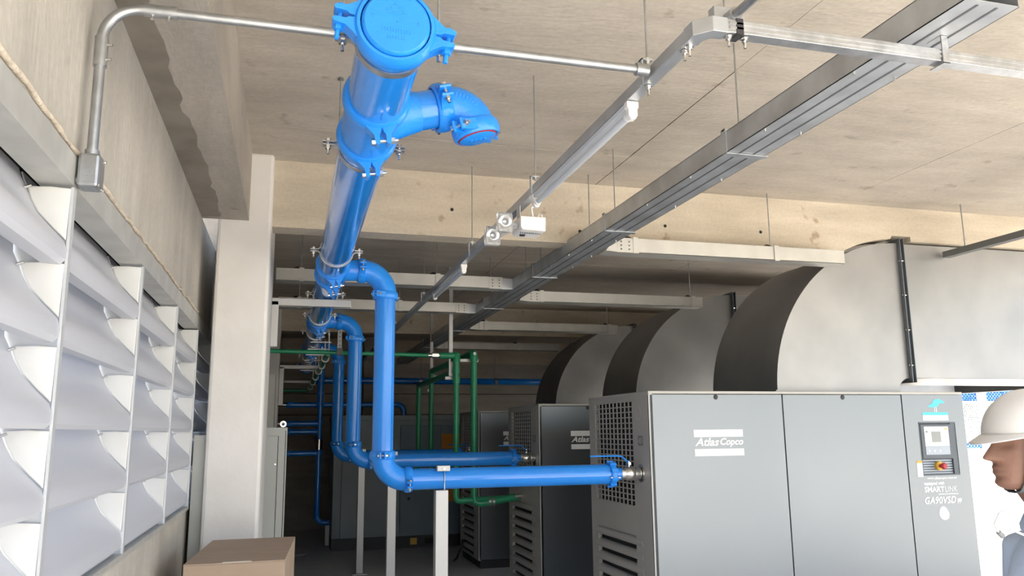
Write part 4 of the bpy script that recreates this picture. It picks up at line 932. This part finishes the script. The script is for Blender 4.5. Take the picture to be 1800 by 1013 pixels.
#        h,   front, back, half width (front measured from the head axis)
tab = [(0.0, 0.070, 0.030, 0.034), (0.03, 0.086, 0.045, 0.044), (0.09, 0.095, 0.062, 0.054), (0.2, 0.096, 0.076, 0.061), (0.35, 0.094, 0.088, 0.066),
       (0.5, 0.092, 0.098, 0.071), (0.62, 0.095, 0.102, 0.074), (0.75, 0.090, 0.101, 0.073), (0.87, 0.072, 0.086, 0.062), (0.95, 0.046, 0.058, 0.042), (1.0, 0.008, 0.010, 0.007)]
for i in range(NS + 1):
    hq = i / NS; F, B, Wd = lerp_tab(tab, hq)
    for k in range(NT):
        th = 2 * math.pi * k / NT; c, s = math.cos(th), math.sin(th)
        x = -(F if c > 0 else B) * math.copysign(abs(c) ** 0.9, c); y = Wd * math.copysign(abs(s) ** 0.9, s)
        if c > 0:
            up = max(0.0, min(1.0, (0.56 - hq) / 0.20)) * (1 if hq > 0.335 else max(0.0, 1 - (0.335 - hq) / 0.035))
            x -= 0.034 * up * gauss(y, 0.013 + 0.008 * up)                       # nose
            x -= 0.008 * (gauss(hq - 0.245, 0.022) + gauss(hq - 0.185, 0.022)) * gauss(y, 0.024)   # lips
            x += 0.007 * gauss(hq - 0.215, 0.010) * gauss(y, 0.022)
            x += 0.006 * gauss(hq - 0.13, 0.03) * gauss(y, 0.03)                  # dip under the lip
            x -= 0.007 * gauss(hq - 0.06, 0.05) * gauss(y, 0.028)                 # chin
            x += 0.011 * gauss(hq - 0.50, 0.045) * gauss(abs(y) - 0.033, 0.018)   # eye sockets
            x -= 0.005 * gauss(hq - 0.585, 0.035) * gauss(abs(y) - 0.025, 0.03)   # brow
        vs.append((PX + x, PY + y, ZC + hq * HH))
fs = [(i * NT + k, i * NT + (k + 1) % NT, (i + 1) * NT + (k + 1) % NT, (i + 1) * NT + k) for i in range(NS) for k in range(NT)]
fs += [tuple(range(NT - 1, -1, -1)), tuple(range(NS * NT, NS * NT + NT))]
body = MB().add([hr_(p) for p in vs], fs)
body.tube([(PX + 0.075, PY - 0.05, 1.40), (PX + 0.055, PY - 0.03, 1.48), (PX + 0.018, PY, 1.56), (PX + 0.01, PY, 1.63)], [0.075, 0.060, 0.058, 0.055], n=24)
for s in (1, -1):          # ears
    ear = MB().tube([(PX + 0.012, PY + s * 0.070, ZC + 0.085), (PX + 0.018, PY + s * 0.080, ZC + 0.10), (PX + 0.024, PY + s * 0.082, ZC + 0.13), (PX + 0.012, PY + s * 0.078, ZC + 0.148), (PX + 0.004, PY + s * 0.072, ZC + 0.135)], [0.010, 0.011, 0.012, 0.011, 0.007], n=10); hrd(ear); body.add(ear.v, ear.f)
TO = PX + 0.046; SY = PY - 0.05
torso = [((TO, SY, 0.90), 0.115, 0.165), ((TO - 0.012, SY, 1.0), 0.125, 0.165), ((TO - 0.025, SY, 1.12), 0.135, 0.165), ((TO - 0.012, SY, 1.25), 0.136, 0.168), ((TO + 0.022, SY, 1.36), 0.110, 0.165), ((TO + 0.024, SY, 1.44), 0.075, 0.115), ((TO + 0.0, SY, 1.50), 0.060, 0.070)]
def loft(mb, secs, grow=0.0, n=36):
    vs = [];
    for c, a, b in secs:
        for k in range(n):
            t = 2 * math.pi * k / n; ca, sa = math.cos(t), math.sin(t)
            vs.append((c[0] + (a + grow) * math.copysign(abs(ca) ** 0.95, ca), c[1] + (b + grow) * math.copysign(abs(sa) ** 0.95, sa), c[2]))
    m = len(secs); fs = [(i * n + k, i * n + (k + 1) % n, (i + 1) * n + (k + 1) % n, (i + 1) * n + k) for i in range(m - 1) for k in range(n)]
    fs += [tuple(range(n - 1, -1, -1)), tuple(range((m - 1) * n, m * n))]; mb.add(vs, fs)
loft(body, torso)
arms = {}
for s in (1, -1):
    sh = V((TO + 0.04, SY + s * 0.17, 1.375)); el = V((TO + 0.055, SY + s * 0.225, 1.09)); wr = V((TO - 0.06, SY + s * 0.23, 0.86))
    arms[s] = (sh, el, wr)
    body.tube([sh - V((0, s * 0.06, -0.01)), sh, sh.lerp(el, 0.5), el, el.lerp(wr, 0.4), wr, wr + V((-0.02, 0, -0.05))], [0.055, 0.055, 0.047, 0.041, 0.039, 0.028, 0.030], n=18)
    pal = wr + V((-0.03, 0, -0.09)); body.tube([wr, wr + V((-0.02, 0, -0.045)), pal], [0.027, 0.036, 0.036], n=14)
    for k, L in enumerate((0.070, 0.080, 0.075, 0.058)):
        b0 = pal + V((0.026 - 0.018 * k, 0, 0.0)); body.tube([b0, b0 + V((-0.006, -s * 0.008, -L * 0.55)), b0 + V((-0.016, -s * 0.026, -L))], [0.010, 0.009, 0.007], n=8)
    tb = wr + V((-0.035, -s * 0.01, -0.035)); body.tube([tb, tb + V((-0.03, -s * 0.012, -0.03)), tb + V((-0.036, -s * 0.018, -0.065))], [0.013, 0.011, 0.009], n=8)
    hp = V((TO, SY + s * 0.09, 0.93)); kn = V((TO - 0.02, SY + s * 0.10, 0.50)); an = V((TO + 0.02, SY + s * 0.10, 0.09))
    body.tube([hp, hp.lerp(kn, 0.5), kn, kn.lerp(an, 0.35), an, an - V((0, 0, 0.06))], [0.095, 0.078, 0.058, 0.056, 0.038, 0.04], n=18)
    body.tube([an + V((0.04, 0, -0.055)), an + V((-0.05, 0, -0.055)), an + V((-0.17, 0, -0.06))], [0.034, 0.036, 0.026], n=14)
remesh(body, 'body', 'skin', pt, 0.0045, 1)
for s in (1, -1):
    hrd(MB().lathe((PX - 0.060, PY + s * 0.032, ZC + 0.117), (-1, 0, 0), [(0.012, -0.012), (0.0118, 0.0), (0.008, 0.008), (0.001, 0.011)], n=16, closed=False)).build('eyeball', 'eye', pt, smooth=60)
    hrd(MB().tube([(PX - 0.094, PY + s * 0.014, ZC + 0.140), (PX - 0.092, PY + s * 0.030, ZC + 0.146), (PX - 0.080, PY + s * 0.050, ZC + 0.141)], 0.0045, n=8)).build('eyebrow', 'hair', pt, smooth=60)
hr = MB(); secs = [((PX + 0.03, PY, ZC + 0.07), 0.066, 0.062), ((PX + 0.022, PY, ZC + 0.12), 0.086, 0.073), ((PX + 0.012, PY, ZC + 0.165), 0.095, 0.079), ((PX + 0.01, PY, ZC + 0.19), 0.09, 0.075)]
loft(hr, secs); hrd(hr).build('hair', 'hair', pt, smooth=60)
# shirt with collar and sleeves
sh_ = MB(); loft(sh_, [(c, a, b) for c, a, b in torso[:-1]] + [((TO - 0.004, SY, 1.485), 0.066, 0.078)], 0.013)
for s in (1, -1):
    a0, a1, a2 = arms[s]; sh_.tube([a0 - V((0, s * 0.07, -0.012)), a0, a0.lerp(a1, 0.5), a0.lerp(a1, 0.85)], [0.07, 0.069, 0.063, 0.064], n=20)
remesh(sh_, 'shirt', 'shirt', pt, 0.009, 3)
cl = MB()
for k in range(24):
    pass
ring = [(0.070, -0.010), (0.064, 0.026), (0.070, 0.045), (0.079, 0.012), (0.092, -0.016), (0.086, -0.022)]
nn = 36; vs = []
for rr, hh in ring:
    for k in range(nn):
        t_ = 2 * math.pi * k / nn; ca, sa = math.cos(t_), math.sin(t_)
        vs.append((TO - 0.012 + rr * ca * 1.02 - (0.014 if ca < -0.6 else 0), SY + rr * sa * 1.05, 1.49 + hh + 0.016 * ca - (0.012 if ca < -0.75 else 0)))
cl.add(vs, [(i * nn + k, i * nn + (k + 1) % nn, ((i + 1) % len(ring)) * nn + (k + 1) % nn, ((i + 1) % len(ring)) * nn + k) for i in range(len(ring)) for k in range(nn)])
cl.build('collar', 'shirt', pt, smooth=50)
for (dx, dy, z, w_) in ((-0.118, -0.10, 1.405, 0.02), (-0.108, -0.125, 1.425, 0.016)):
    MB().obox((TO + dx - 0.008, SY + dy - 0.010, z), V((0.75, -0.66, 0)), V((0.3, 0.3, 0.9)).normalized(), V((0.66, 0.75, 0)), w_, 0.008, 0.006).build('shirt_print', 'print_dark', pt)
tr_ = MB(); loft(tr_, [((TO, SY, 0.86), 0.12, 0.165), ((TO, SY, 0.95), 0.125, 0.168), ((TO - 0.012, SY, 1.03), 0.128, 0.166)], 0.012)
for s in (1, -1):
    hp = V((TO, SY + s * 0.09, 0.95)); kn = V((TO - 0.02, SY + s * 0.10, 0.50)); an = V((TO + 0.02, SY + s * 0.10, 0.07))
    tr_.tube([hp, hp.lerp(kn, 0.5), kn, kn.lerp(an, 0.5), an], [0.11, 0.095, 0.078, 0.074, 0.072], n=20)
    MB().tube([(TO + 0.085, SY + s * 0.10, 0.045), (TO + 0.0, SY + s * 0.10, 0.052), (TO - 0.12, SY + s * 0.10, 0.040), (TO - 0.18, SY + s * 0.10, 0.036)], [0.040, 0.050, 0.040, 0.024], n=16).build('shoe', 'black', pt, smooth=50)
remesh(tr_, 'trousers', 'trousers', pt, 0.012, 3)
# hard hat: dome with front peak, ridge and chin strap
hat = MB(); NS, NT = 22, 64; vs = []
hc = V((PX + 0.010, PY, 1.705)); tilt = 0.05
for i in range(NS + 1):
    ph = math.pi / 2 * i / NS
    for k in range(NT):
        th = 2 * math.pi * k / NT; c, s = math.cos(th), math.sin(th)
        rx = (0.122 if c < 0 else 0.140); x = c * rx * math.cos(ph) ** 0.85; y = s * 0.112 * math.cos(ph) ** 0.85; z = 0.110 * math.sin(ph)
        z += 0.006 * gauss(y, 0.02) * math.sin(ph)
        vs.append((hc.x + x, hc.y + y, hc.z + z + x * tilt))
fs = [(i * NT + k, i * NT + (k + 1) % NT, (i + 1) * NT + (k + 1) % NT, (i + 1) * NT + k) for i in range(NS) for k in range(NT)]
hat.add(vs, fs)
vs = []
for j in range(6):
    q = j / 5
    for k in range(NT):
        th = 2 * math.pi * k / NT; c, s = math.cos(th), math.sin(th)
        w_ = 0.008 + 0.030 * max(0.0, -c) ** 2.2
        rx = (0.122 if c < 0 else 0.140)
        x = c * rx + c * w_ * q; y = s * (0.112 + w_ * q * 0.8)
        z = -0.004 * q - 0.020 * q * max(0.0, -c) ** 2
        vs.append((hc.x + x, hc.y + y, hc.z + z + x * tilt))
hat.add(vs, [(j * NT + k, j * NT + (k + 1) % NT, (j + 1) * NT + (k + 1) % NT, (j + 1) * NT + k) for j in range(5) for k in range(NT)])
ho = hrd(hat).build('hard_hat', 'hat', pt, smooth=60)
sm = ho.modifiers.new('thick', 'SOLIDIFY'); sm.thickness = 0.003; sm.offset = -1
hrd(MB().obox((PX - 0.02, PY - 0.113, 1.722), X_, Y_, Z_, 0.010, 0.006, 0.014)).build('hat_slot', 'hat', ho, bevel=0.003)
hrd(MB().obox((PX + 0.06, PY - 0.108, 1.712), X_, Y_, Z_, 0.012, 0.005, 0.008)).build('hat_slot', 'hat', ho, bevel=0.003)
st = MB(); hs_ = [(-0.030, 0.100, 1.706), (-0.040, 0.080, 1.67), (-0.042, 0.068, 1.63), (-0.044, 0.063, 1.60), (-0.046, 0.057, 1.57), (-0.048, 0.040, 1.549), (-0.050, 0.015, 1.543)]
path = [(PX + a, PY - b, c) for a, b, c in hs_] + [(PX + a, PY + b, c) for a, b, c in reversed(hs_)]
vs = []; 
for p in path:
    for d in (-0.011, 0.011): vs.append((p[0] + d, p[1], p[2]))
st.add(vs, [(2 * i, 2 * i + 1, 2 * i + 3, 2 * i + 2) for i in range(len(path) - 1)])
so = hrd(st).build('chin_strap', 'strap', ho, smooth=60); sm = so.modifiers.new('thick', 'SOLIDIFY'); sm.thickness = 0.003
cord = MB().tube([(1.90, 1.70, 1.49), (1.84, 1.715, 1.507), (1.81, 1.72, 1.508), (1.78, 1.72, 1.498), (1.76, 1.72, 1.471), (1.772, 1.72, 1.446), (1.793, 1.72, 1.447), (1.811, 1.72, 1.457), (1.85, 1.715, 1.44), (1.89, 1.71, 1.41)], 0.0035, n=8).build('earplug_cord', 'bracket_white', pt, smooth=60)
MB().cyl((1.769, 1.72, 1.452), (1.782, 1.72, 1.440), 0.0065, n=10).build('earplug', 'pad', cord, smooth=40)

# =================================================================== OUTSIDE TO THE RIGHT
t = thing('steel_rail', 'dark steel rail on posts outside, just under the nearest duct', 'rail', (7.75, 6, 0))
MB().box(7.70, 7.82, 4.1, 8.1, 2.11, 2.225).build('rail', 'dark_steel', t, bevel=0.004)
for y in (4.2, 8.0): MB().box(7.72, 7.80, y - 0.035, y + 0.035, 0.0, 2.115).build('post', 'dark_steel', t)
FY = 13.0
t = thing('mesh_fence', 'blue and white mesh fence with white posts beyond the yard', 'fence', (16, FY, 0))
MB().box(9.0, 30, FY - 0.06, FY + 0.06, -0.02, 1.28).build('low_wall', 'fence_white', t)
def lattice(z0, z1, m, nm):
    g = MB(); p = 0.075; x = 11.0; th = 0.011; hgt = z1 - z0
    while x < 17.0:
        for s in (1, -1):
            a = V((x, FY, z0)); b = V((x + s * hgt, FY, z1)); d = (b - a).normalized()
            g.obox((a + b) / 2, d, Y_, d.cross(Y_), (b - a).length / 2, 0.004, th)
        x += p
    o = g.build(nm, m, t); o['kind'] = 'stuff'
lattice(2.20, 2.62, 'fence_blue', 'blue_mesh_band'); lattice(1.30, 1.44, 'fence_blue', 'lower_mesh_band'); lattice(1.44, 2.20, 'fence_white', 'white_mesh_band')
for x in (11.2, 13.30, 15.4): MB().box(x - 0.10, x + 0.10, FY - 0.05, FY + 0.05, -0.02, 2.70).build('post', 'fence_white', t)
for z in (2.62, 2.20, 1.44): MB().box(11, 17, FY - 0.012, FY + 0.012, z - 0.012, z + 0.012).build('wire_rail', 'fence_blue' if z > 2.5 else 'fence_white', t)
def tree(x, y, z, r, label):
    t = thing('tree', label, 'tree', (x, y, -0.2), 'bleached trees behind the fence')
    MB().tube([(x, y, -0.2), (x + 0.05, y, z * 0.5), (x, y, z)], [0.12, 0.09, 0.05], n=8).build('trunk', 'bark', t, smooth=60)
    g = MB()
    for k in range(420):
        d = V((random.gauss(0, 1), random.gauss(0, 1), random.gauss(0, 0.8))).normalized() * r * random.uniform(0.4, 1)
        c = V((x, y, z)) + d; u = V((random.uniform(-1, 1), random.uniform(-1, 1), random.uniform(-1, 1))).normalized(); w = u.orthogonal().normalized(); s = random.uniform(0.06, 0.13)
        g.add([c - u * s, c + w * s * 0.5, c + u * s, c - w * s * 0.5], [(0, 1, 2, 3)])
    o = g.build('foliage', 'leaf', t); o['kind'] = 'stuff'
tree(15.2, 15.6, 2.3, 0.55, 'small sparse tree seen through the fence left of the white post')
tree(18.4, 17.5, 2.4, 0.9, 'larger sparse tree behind the fence beside the hard hat')
t = thing('shed', 'pale blue low shed far behind the mesh fence', 'building', (19, 20, 0))
MB().box(17.5, 24, 19.5, 23, -0.2, 2.15).build('wall', 'house', t); MB().box(17.3, 24.2, 19.3, 23.2, 2.15, 2.25).build('roof', 'fence_white', t)
MB().box(18.3, 19.3, 19.47, 19.5, 1.0, 1.8).build('window', 'fence_white', t)
